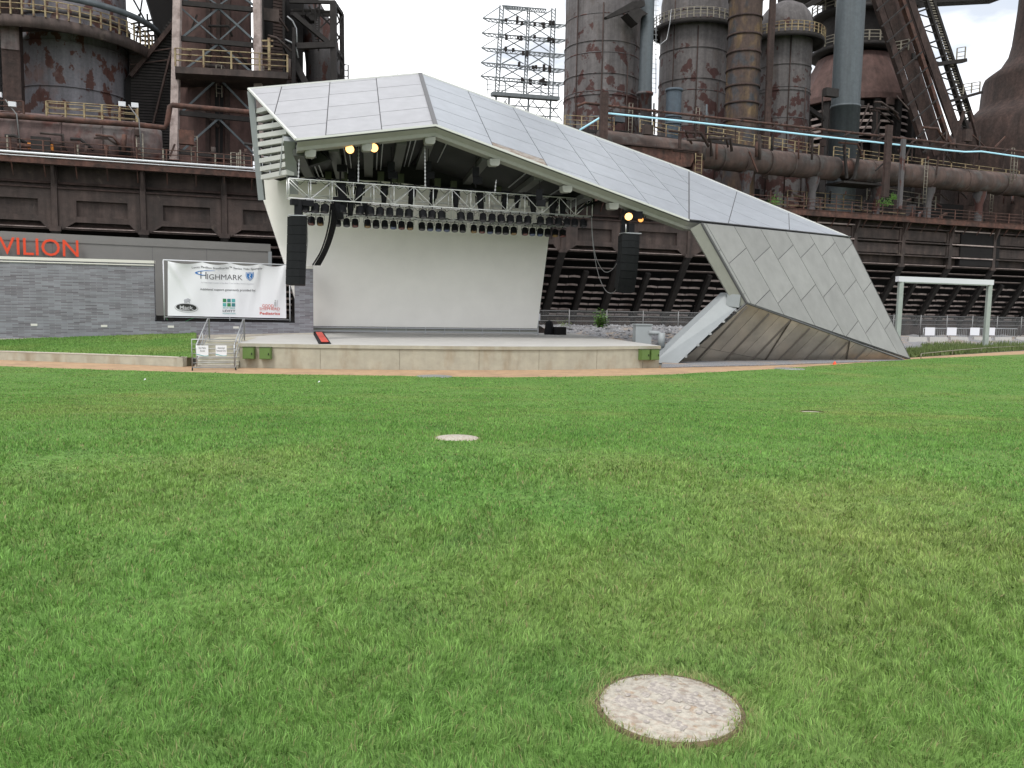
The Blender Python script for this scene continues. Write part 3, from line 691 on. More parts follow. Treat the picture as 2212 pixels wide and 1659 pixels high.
def ell(cx, cy, rx, ry, n=28, a0=0, a1=2*math.pi, tilt=0): 
    r = []
    for i in range(n):
        a = a0+(a1-a0)*i/(n if abs(a1-a0-2*math.pi) < 1e-6 else n-1); x, y = rx*math.cos(a), ry*math.sin(a); r.append((cx+x*math.cos(tilt)-y*math.sin(tilt), cy+x*math.sin(tilt)+y*math.cos(tilt)))
    return r
cloth_text('Levitt Pavilion SteelStacks\u2122 Series Title Sponsor', 'lettering', 'greyt', 515, 330, 1470, 30, .012, 352)
cloth_text('H', 'lettering', 'greyt', 630, 476, 712, 95, .0, 480)
cloth_text('IGHMARK', 'lettering', 'greyt', 722, 484, 1200, 72, .0, 498)
cloth_text('An Independent Licensee of the Blue Cross and Blue Shield Association', 'lettering', 'lgrey', 635, 536, 1350, 16, 0, 556)
cloth_text('Additional support generously provided by:', 'lettering', 'greyt', 625, 634, 1375, 30, .008, 650)
sw_ = [(900,366),(800,360),(700,362),(620,370),(570,382),(556,394),(566,408),(600,420),(650,430),(690,436),(690,430),(650,422),(610,411),(590,400),(592,390),(620,380),(700,371),(800,366)]
cloth_poly([[sw_[i], sw_[i+1], sw_[16-i], sw_[17-i]] for i in range(8)], 'swoosh', 'bluep')
def shield(cx, cy, w, h): return [(cx-w,cy-h),(cx-w*.5,cy-h*.9),(cx,cy-h*1.02),(cx+w*.5,cy-h*.9),(cx+w,cy-h),(cx+w*1.0,cy-h*.1),(cx+w*.75,cy+h*.45),(cx,cy+h),(cx-w*.75,cy+h*.45),(cx-w*1.0,cy-h*.1)]
cloth_poly([shield(1297,446,54,60)], 'shield_emblem', 'bluep', .012); cloth_poly([shield(1297,446,46,52)], 'shield_emblem', 'white', .016); cloth_poly([shield(1297,446,40,46)], 'shield_emblem', 'bluep', .020)
sn_ = []
for i in range(8): sn_.append([(1297+9*math.sin(i*1.2)-4, 414+i*8), (1297+9*math.sin(i*1.2)+5, 414+i*8), (1297+9*math.sin((i+1)*1.2)+5, 422+i*8), (1297+9*math.sin((i+1)*1.2)-4, 422+i*8)])
cloth_poly(sn_+[[(1295,408),(1299,408),(1299,486),(1295,486)]], 'staff_emblem', 'white', .024)
cloth_poly([ell(441,872,160,64,32,tilt=.07)], 'oval_emblem', 'silverp', .012); cloth_poly([ell(441,868,148,55,32,tilt=.07)], 'oval_emblem', 'white', .016); cloth_poly([ell(441,866,140,50,32,tilt=.07)], 'oval_emblem', 'blackp', .020)
cloth_text('Mack', 'lettering', 'silverp', 352, 884, 532, 44, .02, 892, .026); cloth_poly([[(345,888),(540,897),(548,904),(350,897)], [(390,906),(500,909),(490,914),(400,911)]], 'lettering', 'silverp', .026)
dog = [(408,820),(412,792),(406,772),(415,756),(440,752),(455,744),(470,744),(480,752),(495,756),(497,772),(488,782),(490,808),(480,812),(474,796),(452,800),(445,818),(432,826),(430,800),(420,824)]
cloth_poly([dog], 'dog_emblem', 'lgrey', .014)
for i, (c, r) in enumerate(((0,0),(1,0),(2,0),(0,1),(1,1),(2,1))):
    x, y = 931+c*59.5, 748+r*58+c*1; cloth_poly([[(x,y),(x+48,y+1),(x+48,y+48),(x,y+47)]], 'square_emblem', ('greenp','teald','tealp','tealp','greenp','teald')[i], .012)
cloth_text('MORTIMER', 'lettering', 'tealp', 933, 880, 1098, 17, .01, 884); cloth_text('LEVITT', 'lettering', 'greyt', 930, 926, 1098, 30, .02, 931); cloth_text('FOUNDATION', 'lettering', 'tealp', 930, 955, 1100, 16, .01, 958)
cloth_text('GOOD', 'lettering', 'redp', 1462, 862, 1615, 40, -.0, 866); cloth_text('SHEPHERD', 'lettering', 'redp', 1425, 900, 1700, 36, -.0, 905); cloth_text('Pediatrics', 'lettering', 'redp', 1427, 962, 1700, 36, .02, 966)
cloth_poly([[(1422,911),(1700,915),(1700,917),(1422,913)]], 'rule_line', 'redp', .013)
fig = [ell(1638,773,10,10,12), [(1625,792),(1640,785),(1650,800),(1645,850),(1630,855),(1620,830)], [(1662,765),(1668,765),(1664,858),(1659,858)]]
cloth_poly(fig, 'figure_emblem', 'silverp', .013)
t = tag(MB().tube([bq(360,688), bq(366,697)-V((0,0,.12)), bq(392,699), bq(410,690), bq(420,686)], .012, 5).build('green_cable', 'greenp'), 'thin green cable looped under the left end of the banner', 'cable')
# ------------------------------------------------------------------ canopy roof
cA = dY(537,193,48); cD = dY(640,303,40); cC = dY(941,272,42.5)
n1_ = (cD-cA).cross(cC-cA).normalized(); cB = pl(908,160,cA,n1_)
cG = dY(1488,477,47.5); n2_ = (cC-cB).cross(cG-cB).normalized(); cE = pl(1488,370,cB,n2_)
cI = gz(1966,776,0); cK = dY(1614,655,46); cF = dY(1835,513.5,55)
n4_ = (cK-cI).cross(cF-cI).normalized(); cH = pl(1516,481,cI,n4_)
cL = gz(1468,781,0); cI2 = gz(1953,777.5,0)
can = thing('stage_canopy', 'angular pale metal folded canopy roof reaching over the stage to the ground', 'canopy', (8, 48, 0))
def clip(poly, P, n):       # keep the side (p-P).n <= 0
    out = []
    for i in range(len(poly)):
        a, b = poly[i], poly[(i+1) % len(poly)]; da, db = (a-P).dot(n), (b-P).dot(n)
        if da <= 0: out.append(a)
        if (da < 0 < db) or (db < 0 < da): out.append(a.lerp(b, da/(da-db)))
    return out
def tiles(face, org, a, b, la, lb, name, mt, stag=.5, gap=.05, th=.03, inset=.05, tv=.05, out_n=None, dirty=None, order='col', rnd=7):
    """sheet panels: columns step la along a, rows step lb along b, alternate columns shifted"""
    a = a.normalized(); b = b.normalized()
    n = (face[1]-face[0]).cross(face[2]-face[0]).normalized()
    if out_n and n.dot(out_n) < 0: n = -n; 
    cen = sum(face, V((0,0,0)))/len(face)
    back = MB(); back.prism([p-n*.02 for p in face], -n*.10); back.build(name+'_backing', 'seam', can)
    mb = MB(); md = MB(); rr = random.Random(rnd)
    fa = []; cand = []
    for i in range(len(face)):
        p, q = face[i], face[(i+1) % len(face)]; e = (q-p).cross(n).normalized()
        if e.dot(cen-p) > 0: e = -e
        fa.append((p-e*inset, e))
    for i in range(-30, 31):
        for j in range(-40, 41):
            o = org+a*(i*la)+b*(j*lb+(stag*lb*i))
            q = [o, o+a*la, o+a*la+b*lb, o+b*lb]
            qc = (q[0]+q[2])/2; sh = []
            for k in range(4):
                p0, p1 = q[k], q[(k+1) % 4]; e = (p1-p0).cross(n).normalized()
                if e.dot(qc-p0) > 0: e = -e
                sh.append((p0-e*gap/2, e))
            poly = q
            for P, e in fa+sh:
                poly = clip(poly, P, e)
                if len(poly) < 3: break
            if len(poly) < 3: continue
            tn = 1+rr.uniform(-tv, tv)
            c = sum(poly, V((0,0,0)))/len(poly)
            cand.append((poly, tn, c))
    dk = [min(range(len(cand)), key=lambda q: (cand[q][2]-d).length) for d, dr in (dirty or [])]
    for q, (poly, tn, c) in enumerate(cand): (md if q in dk else mb).prism(poly, n*th, tn)
    mb.build(name, mt, can)
    if md.v: o = md.build('stained_sheet', 'roofdirty', can); o['label'] = 'brown stained roof sheet'
    return n
d1 = (cC-cB); w1 = (cB-cA).normalized()
tiles([cA, cB, cC, cD], cB.lerp(cA, .0), -w1, d1, (cB-cA).length/3.67, d1.length/4.35, 'roof_sheet', 'roof', .18, tv=.03, out_n=V((0,-.5,1)))
wE = (cE-cB)
dp = pl(1165, 345, cB, n2_)
p_dirty2 = pl(1472, 392, cB, n2_)
dirs = pl(1050,308,cB,n2_)-pl(955,170+19,cB,n2_)
tiles([cB, cE, cG, cC], cB, wE, d1, wE.length/6.6, d1.length/4.5, 'roof_sheet', 'roofb', .33, tv=.03, dirty=[(dp, 1.3)], out_n=V((0,-.5,1)))
n3_ = (cE-cG).cross(cF-cG).normalized()
tiles([cE, cF, cG], cE, (cF-cE), (cG-cE)+(cF-cE)*.02-(cF-cG)*.18, (cF-cE).length/3.1, (cG-cE).length/5.0, 'roof_sheet', 'roofb', .3, tv=.03, out_n=V((0,-.5,1)))
dHK = (cK-cH); 
mid = cH.lerp(cF, .33); mid2 = pl(1700, 690, cI, n4_)
crs = pl(1958-0, 0, cI, n4_) if False else None
ax = pl((2000+1955/2.212)/1.808, (750+505/2.212)/1.808, cI, n4_)-pl((2000+1860/2.212)/1.808, (750+590/2.212)/1.808, cI, n4_)
tiles([cH, cF, cI, cK], cH.lerp(cF, .0)+ax*.2, ax, dHK, (cF-cH).cross(dHK.normalized()).length/6.0/abs(ax.normalized().cross(dHK.normalized()).length), 2.75, 'side_sheet', 'roofgrey', .33, gap=.035, tv=.07, out_n=V((.3,-1,.3)), rnd=3)
ax5 = pl(1700,690,cK,(cI2-cK).cross(cL-cK).normalized())-pl(1640,752,cK,(cI2-cK).cross(cL-cK).normalized())
tiles([cK, cI2, cL], cK, ax5, (cI2-cK)*.5+(cL-cK)*-.15, 3.4, 1.7, 'lower_sheet', 'roofmesh', .4, gap=.03, tv=.10, out_n=V((.2,-1,0)), rnd=9)
n5 = (cI2-cK).cross(cL-cK).normalized()
if n5.y > 0: n5 = -n5
mb = MB()
for k in range(9):
    f = .06+k*.115; a0_ = cL.lerp(cI2, f); g_ = a0_; e5 = ax5.normalized()
    lo, hi = 0, 8
    for it in range(80):
        s_ = it*.1; q_ = a0_+e5*s_
        # stay below the upper edge K-I
        tq = (q_-cK); ed = (cI2-cK).normalized(); per = (tq-ed*tq.dot(ed)).dot((cL-cK)-ed*(cL-cK).dot(ed)); 
        if per < .3: break
        g_ = q_
    if (g_-a0_).length > .6: mb.bar(a0_+n5*.045, g_+n5*.045, .03, .16, None)
for f in (.25,.62): mb.bar(cK.lerp(cI2, f)+n5*.047, cL.lerp(cI2, f+.1)+n5*.047, .03, .14)
mb.each('lower_rib', 'lowrib', can)
# trims along the edges
mb = MB()
def trim(a, b, w=.10, h=.12): mb.bar(a, b, w, h)
for a, b in ((cA,cB),(cB,cE),(cE,cF),(cD,cC),(cC,cG),(cA,cD)): trim(a+V((0,0,.03)), b+V((0,0,.03)), .13, .10)
mb.each('edge_trim', 'trim', can)
mb = MB()
for a, b in ((cB,cC),(cG,cF)): mb.bar(a+V((0,-.03,.06)), b+V((0,-.03,.06)), .22, .05)
for a, b in ((cF,cI),(cK,cI2),(cH,cK)): mb.bar(a+V((0,-.02,.0)), b+V((0,-.02,.0)), .06, .05)
mb.each('ridge_flashing', 'seam', can)
# fascia beam below the front edge
def sweep(mb, pts, prof, side):     # prof: (back, down) pairs; side = unit vectors to the back at each point
    rings = [[p+s*b-Z_*d for b, d in prof] for p, s in zip(pts, side)]
    for i in range(len(rings)-1):
        k = len(prof)
        for j in range(k):
            q = [rings[i][j], rings[i][(j+1) % k], rings[i+1][(j+1) % k], rings[i+1][j]]
            mb.add(q, [(0,1,2,3)])
    mb.add(rings[0], [list(range(len(prof)))]); mb.add(rings[-1], [list(range(len(prof)))[::-1]])
bk = V((-.30,.95,0)).normalized()
mb = MB(); prof = [(.0,.08),(.25,.28),(.30,.44),(.9,.46),(.9,.1)]
sweep(mb, [cD+V((.05,0,0)), cC, cG, cG+(cF-cG)*.11], prof, [bk]*4); mb.build('fascia_beam', 'fascia', can)
mb = MB(); nb = V((-.6,.75,0)).normalized()
hA = cH+V((.0,.05,0)); kA = cK+V((0,.05,0))
off1 = (cH-cK).cross(V((0,1,0))).normalized(); 
if off1.x > 0: off1 = -off1
mb.prism([hA, hA+off1*.62+V((0,.35,0)), kA+off1*.55+V((0,.35,0)), kA], V((.15,.8,0))); mb.build('side_beam', 'fascia', can)
mb = MB()
for px, py in ((672,337),(795,325),(932,303),(1075,365),(1230,422),(1330,455)):
    # bracket blocks hang from the fascia
    t_ = None
    for a, b in ((cD,cC),(cC,cG)):
        for i in range(101):
            p = a.lerp(b, i/100); r = p-EYE; x = CX+FPX*r.dot(Rt)/r.dot(Fw)
            if t_ is None or abs(x-px) < t_[0]: t_ = (abs(x-px), p)
    p = t_[1]; mb.prism([p+bk*.3-Z_*.45+V((-.27,0,0)), p+bk*.3-Z_*.45+V((.27,0,0)), p+bk*.3-Z_*.72+V((.25,0,0)), p+bk*.3-Z_*.80+V((.18,0,0)), p+bk*.3-Z_*.80+V((-.18,0,0)), p+bk*.3-Z_*.72+V((-.25,0,0))], bk*.5)
mb.each('bracket_block', 'fascia', can)
# ceiling and ribs, header wall behind
Db = V((-14.2,50.6,10.5)); Cb = V((-6.8,53.6,11.6)); Gb = cE+V((0,-.6,-.9)); dn = V((0,0,-.45))
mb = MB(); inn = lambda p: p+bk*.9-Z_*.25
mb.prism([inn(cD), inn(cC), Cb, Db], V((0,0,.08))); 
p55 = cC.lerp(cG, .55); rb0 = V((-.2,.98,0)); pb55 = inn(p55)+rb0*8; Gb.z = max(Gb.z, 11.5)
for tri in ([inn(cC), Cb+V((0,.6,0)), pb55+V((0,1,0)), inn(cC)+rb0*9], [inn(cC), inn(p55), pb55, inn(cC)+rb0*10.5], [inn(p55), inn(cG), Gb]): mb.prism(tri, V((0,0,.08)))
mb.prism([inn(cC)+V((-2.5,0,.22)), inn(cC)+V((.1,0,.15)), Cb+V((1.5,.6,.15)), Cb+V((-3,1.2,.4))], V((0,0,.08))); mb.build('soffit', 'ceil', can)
rb = V((-.17,.985,0))
for f, seg in ((.02,0),(.27,0),(.52,0),(.77,0),(.99,0),(.2,1),(.40,1),(.6,1)):
    p = inn(cD).lerp(inn(cC), f) if seg == 0 else inn(cC).lerp(inn(cG), f)
    ln = 10.0 if seg == 0 else 9.0
    q = p+rb*ln; q.z = p.z+.02
    mb = MB(); mb.bar(p-Z_*.18, q-Z_*.18, .5, .3); mb.build('ceiling_rib', 'rib', can)
mb = MB()
for k in range(4):
    f = k/4+.09; p = inn(cD).lerp(inn(cC), f); q = p+rb*8.5; mb.bar(p-Z_*.14, q-Z_*.14, .05, .05, None); mb.bar(p-Z_*.14+V((.25,0,0)), q-Z_*.14+V((.25,0,0)), .05, .05)
    p = inn(cC).lerp(inn(cG), f*.6); q = p+rb*6; mb.bar(p-Z_*.14, q-Z_*.14, .05, .05)
mb.each('ceiling_conduit', 'galv', can)
# louvred end wall on the left
lw = thing  # (alias kept short)
aT, aB = cA+V((.12,.05,-.1)), dY(566,432,49.0)
fT, fB = dY(625,300,41.5), dY(633,415,44.5)
mb = MB(); mb.bar(aT, aB, .34, .34); mb.build('end_column', 'leg', can)
mb = MB(); mb.bar(fT, fB, .55, .3); mb.build('end_column', 'leg', can)
mb = MB(); NL = 9
lA0, lB0 = dY(549,232,48.3), dY(621,300,42.6)
for k in range(NL):
    f = k/(NL-1)
    pa = dY(549+14*f, 236+142*f, 48.4); pb_ = dY(min(618, 560+62*min(1, (k+1.6)/4.2)), 232+140*f+(-6), 48.4-5.5*min(1,(k+1.6)/4.2))
    mb.prism([pa, pb_, pb_-Z_*.25, pa-Z_*.25], V((.35,.25,.0)))
mb.each('louvre_blade', 'trim', can)
mb = MB(); mb.bar(dY(590,250,46.5), dY(583,380,46.5), .07); mb.bar(dY(612,290,43.5), dY(604,378,43.8), .06); mb.each('louvre_stay', 'galv', can)
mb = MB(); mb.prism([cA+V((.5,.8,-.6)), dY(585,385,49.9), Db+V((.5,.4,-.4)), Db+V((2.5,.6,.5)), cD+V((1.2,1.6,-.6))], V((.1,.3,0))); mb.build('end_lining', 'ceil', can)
# leg
lg = thing('canopy_leg', 'light grey box beam leg propping the right knee of the canopy', 'support leg', gz(1447,780,0))
b0, b1 = gz(1412,783,0), gz(1462,787,0)
t0, t1 = dY(1573,632,46.9), dY(1606,652,46.4)
vsl = [b0, b1, b1+V((-.2,.9,0)), b0+V((-.2,.9,0)), t0, t1, t1+V((-.2,.9,0)), t0+V((-.2,.9,0))]
MB().add(vsl, [(0,3,2,1),(4,5,6,7),(0,1,5,4),(1,2,6,5),(2,3,7,6),(3,0,4,7)]).build('box_beam', 'leg', lg)
mb = MB(); mb.bar(t0.lerp(t1, .5)+V((-.25,.3,-.15)), cK+V((-.1,.5,.1)), .95, .7); mb.build('knee_joint', 'leg', lg)
mb = MB()
for f in (.12,.3,.48,.68,.86):
    a = b1.lerp(t1, f)+V((.05,-.02,0)); c = cL.lerp(cK, f)+V((0,.1,0)); mb.bar(a, c, .12, .12)
mb.each('tie_bracket', 'galv', lg)
# gravel strip under the canopy
GP = [gz(x, y, .02) for x, y in ((1428,795),(1500,793),(1659,789.5),(1800,784.5),(1955,778.5),(1700,779),(1500,781),(1431,783))]
mb = MB(); mb.prism(GP, V((0,0,.04))); struct(mb.build('gravel_strip', 'gravel'), label='grey gravel bed along the foot of the canopy')
# ------------------------------------------------------------------ screen
S0 = V((-15.05,50.25,0)); Mp = gz(834,720.5,SH); Mp.z = 0; S1 = gz(1160,723.5,SH); S1.z = 0
scr = thing('backdrop_screen', 'tall off white fabric backdrop screen with slanted side edges behind the stage', 'screen', (Mp.x, Mp.y, SH))
def onv(px, py, A, B): n = (B-A).cross(Z_).normalized(); return pl(px, py, A, n)
zb = SH+.42
mb = MB(); back = V((-.1,.22,0))
L_ = [onv(568,378,S0,Mp), onv(834,392,S0,Mp), None, onv(662,690,S0,Mp), onv(616,572,S0,Mp), onv(570,432,S0,Mp)]
L_[2] = V((Mp.x, Mp.y, zb)); q = onv(655,709,S0,Mp); L_[3] = q
q2 = V((L_[3].x, L_[3].y, zb)); L_[1] = V((Mp.x, Mp.y, L_[1].z))
mb.prism([L_[0], L_[1], L_[2], q2, L_[4], L_[5]], back); mb.build('left_leaf', 'screen', scr)
mb = MB(); r0 = onv(1196,432,Mp,S1); r1 = onv(1160.5,713,Mp,S1); r1.z = zb
mb.prism([L_[1], L_[2], r1, r0], back); mb.build('right_leaf', 'screen', scr)
mb = MB(); fr = V((.05,-.18,0))
for z, h in ((zb-.06,.08),(SH+.14,.09)):
    a = V((q2.x, q2.y, z)); mb.bar(a+fr, V((Mp.x, Mp.y, z))+fr, .07, h); mb.bar(V((Mp.x, Mp.y, z))+fr, V((S1.x, S1.y, z))+fr, .07, h)
mb.build('bottom_rail', 'galv', scr)
mb = MB(); a = q2; mb.bar(V((a.x, a.y, zb-.23))+fr*.5, V((Mp.x, Mp.y, zb-.23))+fr*.5, .03, .22); mb.bar(V((Mp.x, Mp.y, zb-.23))+fr*.5, V((S1.x, S1.y, zb-.23))+fr*.5, .03, .22); mb.build('skirt', 'fascia', scr)
mb = MB()
for k in range(9):
    p = Mp.lerp(S1, k/8) if k else Mp; mb.bar(V((p.x, p.y, SH))+fr, V((p.x, p.y, zb))+fr, .05)
mb.each('rail_leg', 'galv', scr)
# dark header behind the trusses, part of the canopy
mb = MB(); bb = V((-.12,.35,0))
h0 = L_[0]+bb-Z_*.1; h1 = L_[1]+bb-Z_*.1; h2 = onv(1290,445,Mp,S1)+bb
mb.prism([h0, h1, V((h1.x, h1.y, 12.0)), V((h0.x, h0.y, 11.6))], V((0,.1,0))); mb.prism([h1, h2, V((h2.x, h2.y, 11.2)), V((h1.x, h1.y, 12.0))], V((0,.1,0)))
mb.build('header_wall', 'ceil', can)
# ------------------------------------------------------------------ trusses
def truss(A, B, h, dpt, pitch, lab, r=.032):
    d = (B-A).normalized(); n = V((-d.y, d.x, 0)).normalized(); ln = (B-A).length
    t = thing('lighting_truss', lab, 'truss', A, group='aluminium lighting trusses under the canopy')
    mb = MB()
    for oz in (0, -h):
        for on in (0, dpt): mb.tube([A+n*on+Z_*oz, B+n*on+Z_*oz], r, 6)
    mb.each('chord', 'alu', t)
    k = max(2, int(ln/pitch)); mb = MB(); mv = MB()
    for i in range(k+1):
        for on in (0, dpt):
            p = A+d*(ln*i/k)+n*on; mv.tube([p, p-Z_*h], r*.8, 6)
            if i < k:
                q = A+d*(ln*(i+1)/k)+n*on
                if i % 2 == 0: mb.tube([p, q-Z_*h], r*.6, 5)
                else: mb.tube([p-Z_*h, q], r*.6, 5)
        p = A+d*(ln*i/k)
        for oz in (0, -h):
            mv.tube([p+Z_*oz, p+n*dpt+Z_*oz], r*.6, 5)
            if i < k: mb.tube([p+Z_*oz, A+d*(ln*(i+1)/k)+n*dpt+Z_*oz], r*.5, 5)
    mv.each('upright', 'alu', t); mb.each('brace', 'alu', t)
    return d, n
T1A, T1B = dY(624,385,41.5), dY(1280,430,48.3); T1B.z = T1A.z+.08
T1A = V(T1A); Th = .95
d1t, n1t = truss(T1A, T1B, Th, .62, 1.05, 'front aluminium lighting truss hanging under the canopy edge')
T2A, T2B = dY(663,460,46.3), dY(1226,489.5,51.0); T2A.z += 1.0; T2B.z += 1.0
T2B.z = T2A.z-.05
d2t, n2t = truss(T2A, T2B, 1.0, .62, 1.15, 'rear aluminium lighting truss close in front of the screen', .028)
def on_line(px, A, B):
    n = (B-A).cross(Z_).normalized(); p = pl(px, 600, A, n); f = (p-A).dot((B-A))/(B-A).length_squared; return A+(B-A)*f
# stage lamps
def lamp_proto(gel, lab, grp):
    t = thing('stage_lamp', lab, 'stage lamp', (0,0,0), 0, grp)
    a = V((0,-.30,-.95)).normalized()
    mb = MB(); c = V((0,0,-.30)); mb.tube([c-a*.20, c-a*.12, c+a*.12, c+a*.26], [.07,.19,.22,.20], 6, smooth=False); hs_ = mb.build('housing', 'blk', t)
    mb = MB(); mb.tube([c+a*.20, c+a*.275], [.19,.17], 10); mb.build('lens', gel, hs_)
    mb = MB(); mb.tube([(-.22,0,-.30), (-.22,0,-.05), (.22,0,-.05), (.22,0,-.30)], .015, 5); mb.tube([(0,0,-.05),(0,0,.04)], .03, 6); mb.build('yoke', 'blk', t)
    return t
row2 = [(1217,'r'),(1251,'a'),(1319,'k'),(1353.5,'k'),(1386.5,'r'),(1435,'a'),(1468,'k'),(1502,'k'),(1535,'b'),(1567,'r'),(1600,'a'),(1646.5,'k'),(1678,'b'),(1711,'b'),(1743,'b'),(1774,'k'),(1805,'k'),(1848,'a'),(1880,'r'),(1911,'b'),(1943,'k'),(1972,'k'),(2003,'a'),(2047,'r'),(2076,'b'),(2106,'b'),(2135,'k'),(2164,'a'),(2193,'r')]
row1 = [1198,1237,1274,1340,1410,1449,1488,1525,1563,1600,1653,1690,1726,1800.6,1837,1887,1922,1957,1993,2028,2062,2110,2145,2181,2213,2243,2277]
nm = {'r': ('gelr','red filter'), 'a': ('gela','amber filter'), 'b': ('gelb','blue filter'), 'k': ('gelk','dark lens')}
protos = {}; ang2 = math.atan2(d2t.y, d2t.x)
for x, g in row2:
    p = on_line(x/1.808, T2A, T2B)-Z_*1.06+n2t*.05
    grp = 'stage lamps with %s on the rear truss' % nm[g][1]
    lab = 'black stage lamp with %s hanging in the lower row under the rear truss' % nm[g][1]
    rz = ang2*.4+random.uniform(-.12,.12)
    if g not in protos: t = lamp_proto(nm[g][0], lab, grp); t.location = p; t.rotation_euler = (0,0,rz); protos[g] = t
    else: copy_thing(protos[g], p, rz)
pr = None
for x in row1:
    p = on_line(x/1.808, T1A, T1B)-Z_*(Th+.05)+n1t*.1; rz = .2+random.uniform(-.5,.5)
    if pr is None: pr = lamp_proto('gelk', 'black stage lamp hanging in the upper row under the front truss', 'stage lamps under the front truss'); pr.location = p; pr.rotation_euler = (0,0,rz)
    else: copy_thing(pr, p, rz)
# scroller / moving fixtures inside the front truss
pf = None
for k, (x, s) in enumerate(((1508,1.0),(1619,1.0),(1702,1.0),(1786,1.05),(1878,1.15),(1977,.95),(2025,.8),(2083,1.1),(2163,1.2),(2200,1.1),(1415,1.2),(1340,1.4),(1322,1.3),(1378,1.0),(1432,.8))):
    p = on_line(x/1.808, T1A, T1B)+n1t*.3-Z_*.05
    if pf is None:
        pf = thing('moving_light', 'black upright moving light clamped inside the front truss', 'moving light', (0,0,0), 0, 'moving lights inside the front truss')
        MB().tube([(0,0,.0),(0,0,-.16),(0,0,-.5),(0,0,-.82)], [.10,.17,.16,.12], 8).build('head', 'blk', pf)
        MB().box((0,0,-.02), .34, .22, .14).build('base', 'blk', pf)
        MB().tube([(-.20,0,-.1),(-.21,0,-.42)], .03, 6).tube([(.20,0,-.1),(.21,0,-.42)], .03, 6).each('arm', 'blk', pf)
        t = pf
    else: t = copy_thing(pf, p)
    if k in (12,13,14): p = p-Z_*(.75 if k < 14 else .9)
    t.location = p; t.scale = (s, s, s); t.rotation_euler = (random.uniform(-.1,.1), random.uniform(-.2,.2), random.uniform(-.5,.5))
# cables on the trusses
def cable(pts, r, name, lab, mt='blk', cat='cable', grp=None, n=6):
    P = [V(p) for p in pts]; o_ = []
    for i in range(len(P)-1):
        p0 = P[max(i-1,0)]; p1 = P[i]; p2 = P[i+1]; p3 = P[min(i+2, len(P)-1)]
        for k in range(6):
            t = k/6; o_.append(.5*((2*p1)+(p2-p0)*t+(2*p0-5*p1+4*p2-p3)*t*t+(3*p1-p0-3*p2+p3)*t*t*t))
    o_.append(P[-1]); o = MB().tube(o_, r, n).build(name, mt); tag(o, lab, cat, grp); return o
for A, B, nn, hh, lab in ((T1A, T1B, n1t, .09, 'sagging black cables tied along the top of the front truss'), (T2A, T2B, n2t, -.93, 'black cables along the lower chord of the rear truss')):
    t = thing('truss_wiring', lab, 'cable', A)
    for q in range(3):
        P = [A.lerp(B, i/60)+nn*(.15+q*.2)+Z_*(hh+.05*math.sin(i*1.7+q)) for i in range(61)]; MB().tube(P, .028, 5).build('cable', 'blk', t)
    for q in range(26):
        f = (q+.3)/27; a = A.lerp(B, f); b = A.lerp(B, min(1, f+.04)); MB().tube([a+Z_*hh*.3, (a+b)/2-Z_*(.18+.12*random.random())+nn*.05+Z_*hh*.3, b+Z_*hh*.3], .012, 4).build('cable', 'blk', t)
for x0, y0, x1, y1 in ((1330,500,1260,485),(1350,470,1300,480)): pass
# chains and hoists
for px, pyt, pyb, lab in ((647,327,383,'first chain from the left holding the front truss'),(775,318,392,'second chain from the left holding the front truss'),(918,318,400,'third chain from the left, below the ridge, holding the front truss'),(1067,388,412,'fourth and rightmost chain holding the front truss')):
    p = on_line(px, T1A, T1B); q = pl(px+ (5 if px > 1000 else 0), pyt, p, V((0,1,0)))
    t = thing('truss_chain', 'galvanised '+lab, 'chain', p, group='chains of the front truss')
    mb = MB(); nlk = int((q-p).length/.09)
    for i in range(nlk):
        c = p.lerp(q, (i+.5)/nlk); mb.box(c, .075 if i % 2 else .03, .03 if i % 2 else .075, .085)
    mb.build('links', 'chain', t)
for k, (px, py, dy) in enumerate(((735,345,60),(760,375,70),(845,360,75),(925,360,60),(1028,372,70),(1165,420,60))):
    p = dY(px, py, 45.5)
    t = thing('chain_hoist', 'black chain hoist hanging from the ceiling, number %s from the left' % ('one','two','three','four','five','six')[k], 'hoist', p, group='chain hoists below the ceiling')
    mb = MB(); mb.box(p, .35, .3, .5); mb.box(p+V((.1,0,-.45)), .5, .32, .35); mb.build('body', 'blk', t)
    mb = MB(); mb.tube([p+Z_*.2, p+Z_*1.6], .02, 5); mb.tube([p-Z_*.5, V((p.x, p.y, 9.3))], .09 if k % 2 else .05, 6); mb.build('chain_bag', 'blk', t)
# green floods on the screen top
ang_s = math.atan2(S1.y-Mp.y, S1.x-Mp.x)
ords = ('first','second','third','fourth','fifth','sixth','seventh','eighth','ninth')
for k, (xr, yr) in enumerate(((345,1500),(625,1510),(762,1510),(1078,1512),(1188,1525),(1250,1530),(1567,1570),(1707,1592),(2090,1640))):
    p = dY((1000+xr/2.212)/1.808, (yr/2.212)/1.808+3, 50.0+(xr/2090)*2)
    t = thing('flood_light', '%s dull green flood light casing from the left above the screen' % ords[k], 'flood light', p, ang_s, 'green flood lights above the screen')
    MB().box(p, .38, .22, .55, ang_s).build('case', 'greend', t)
    MB().box(p+V((.03,-.12,.0)), .32, .03, .46, ang_s).build('front_cover', 'greend', t); MB().tube([p-Z_*.25, p-Z_*.6], .03, 6).build('bracket', 'blk', t)
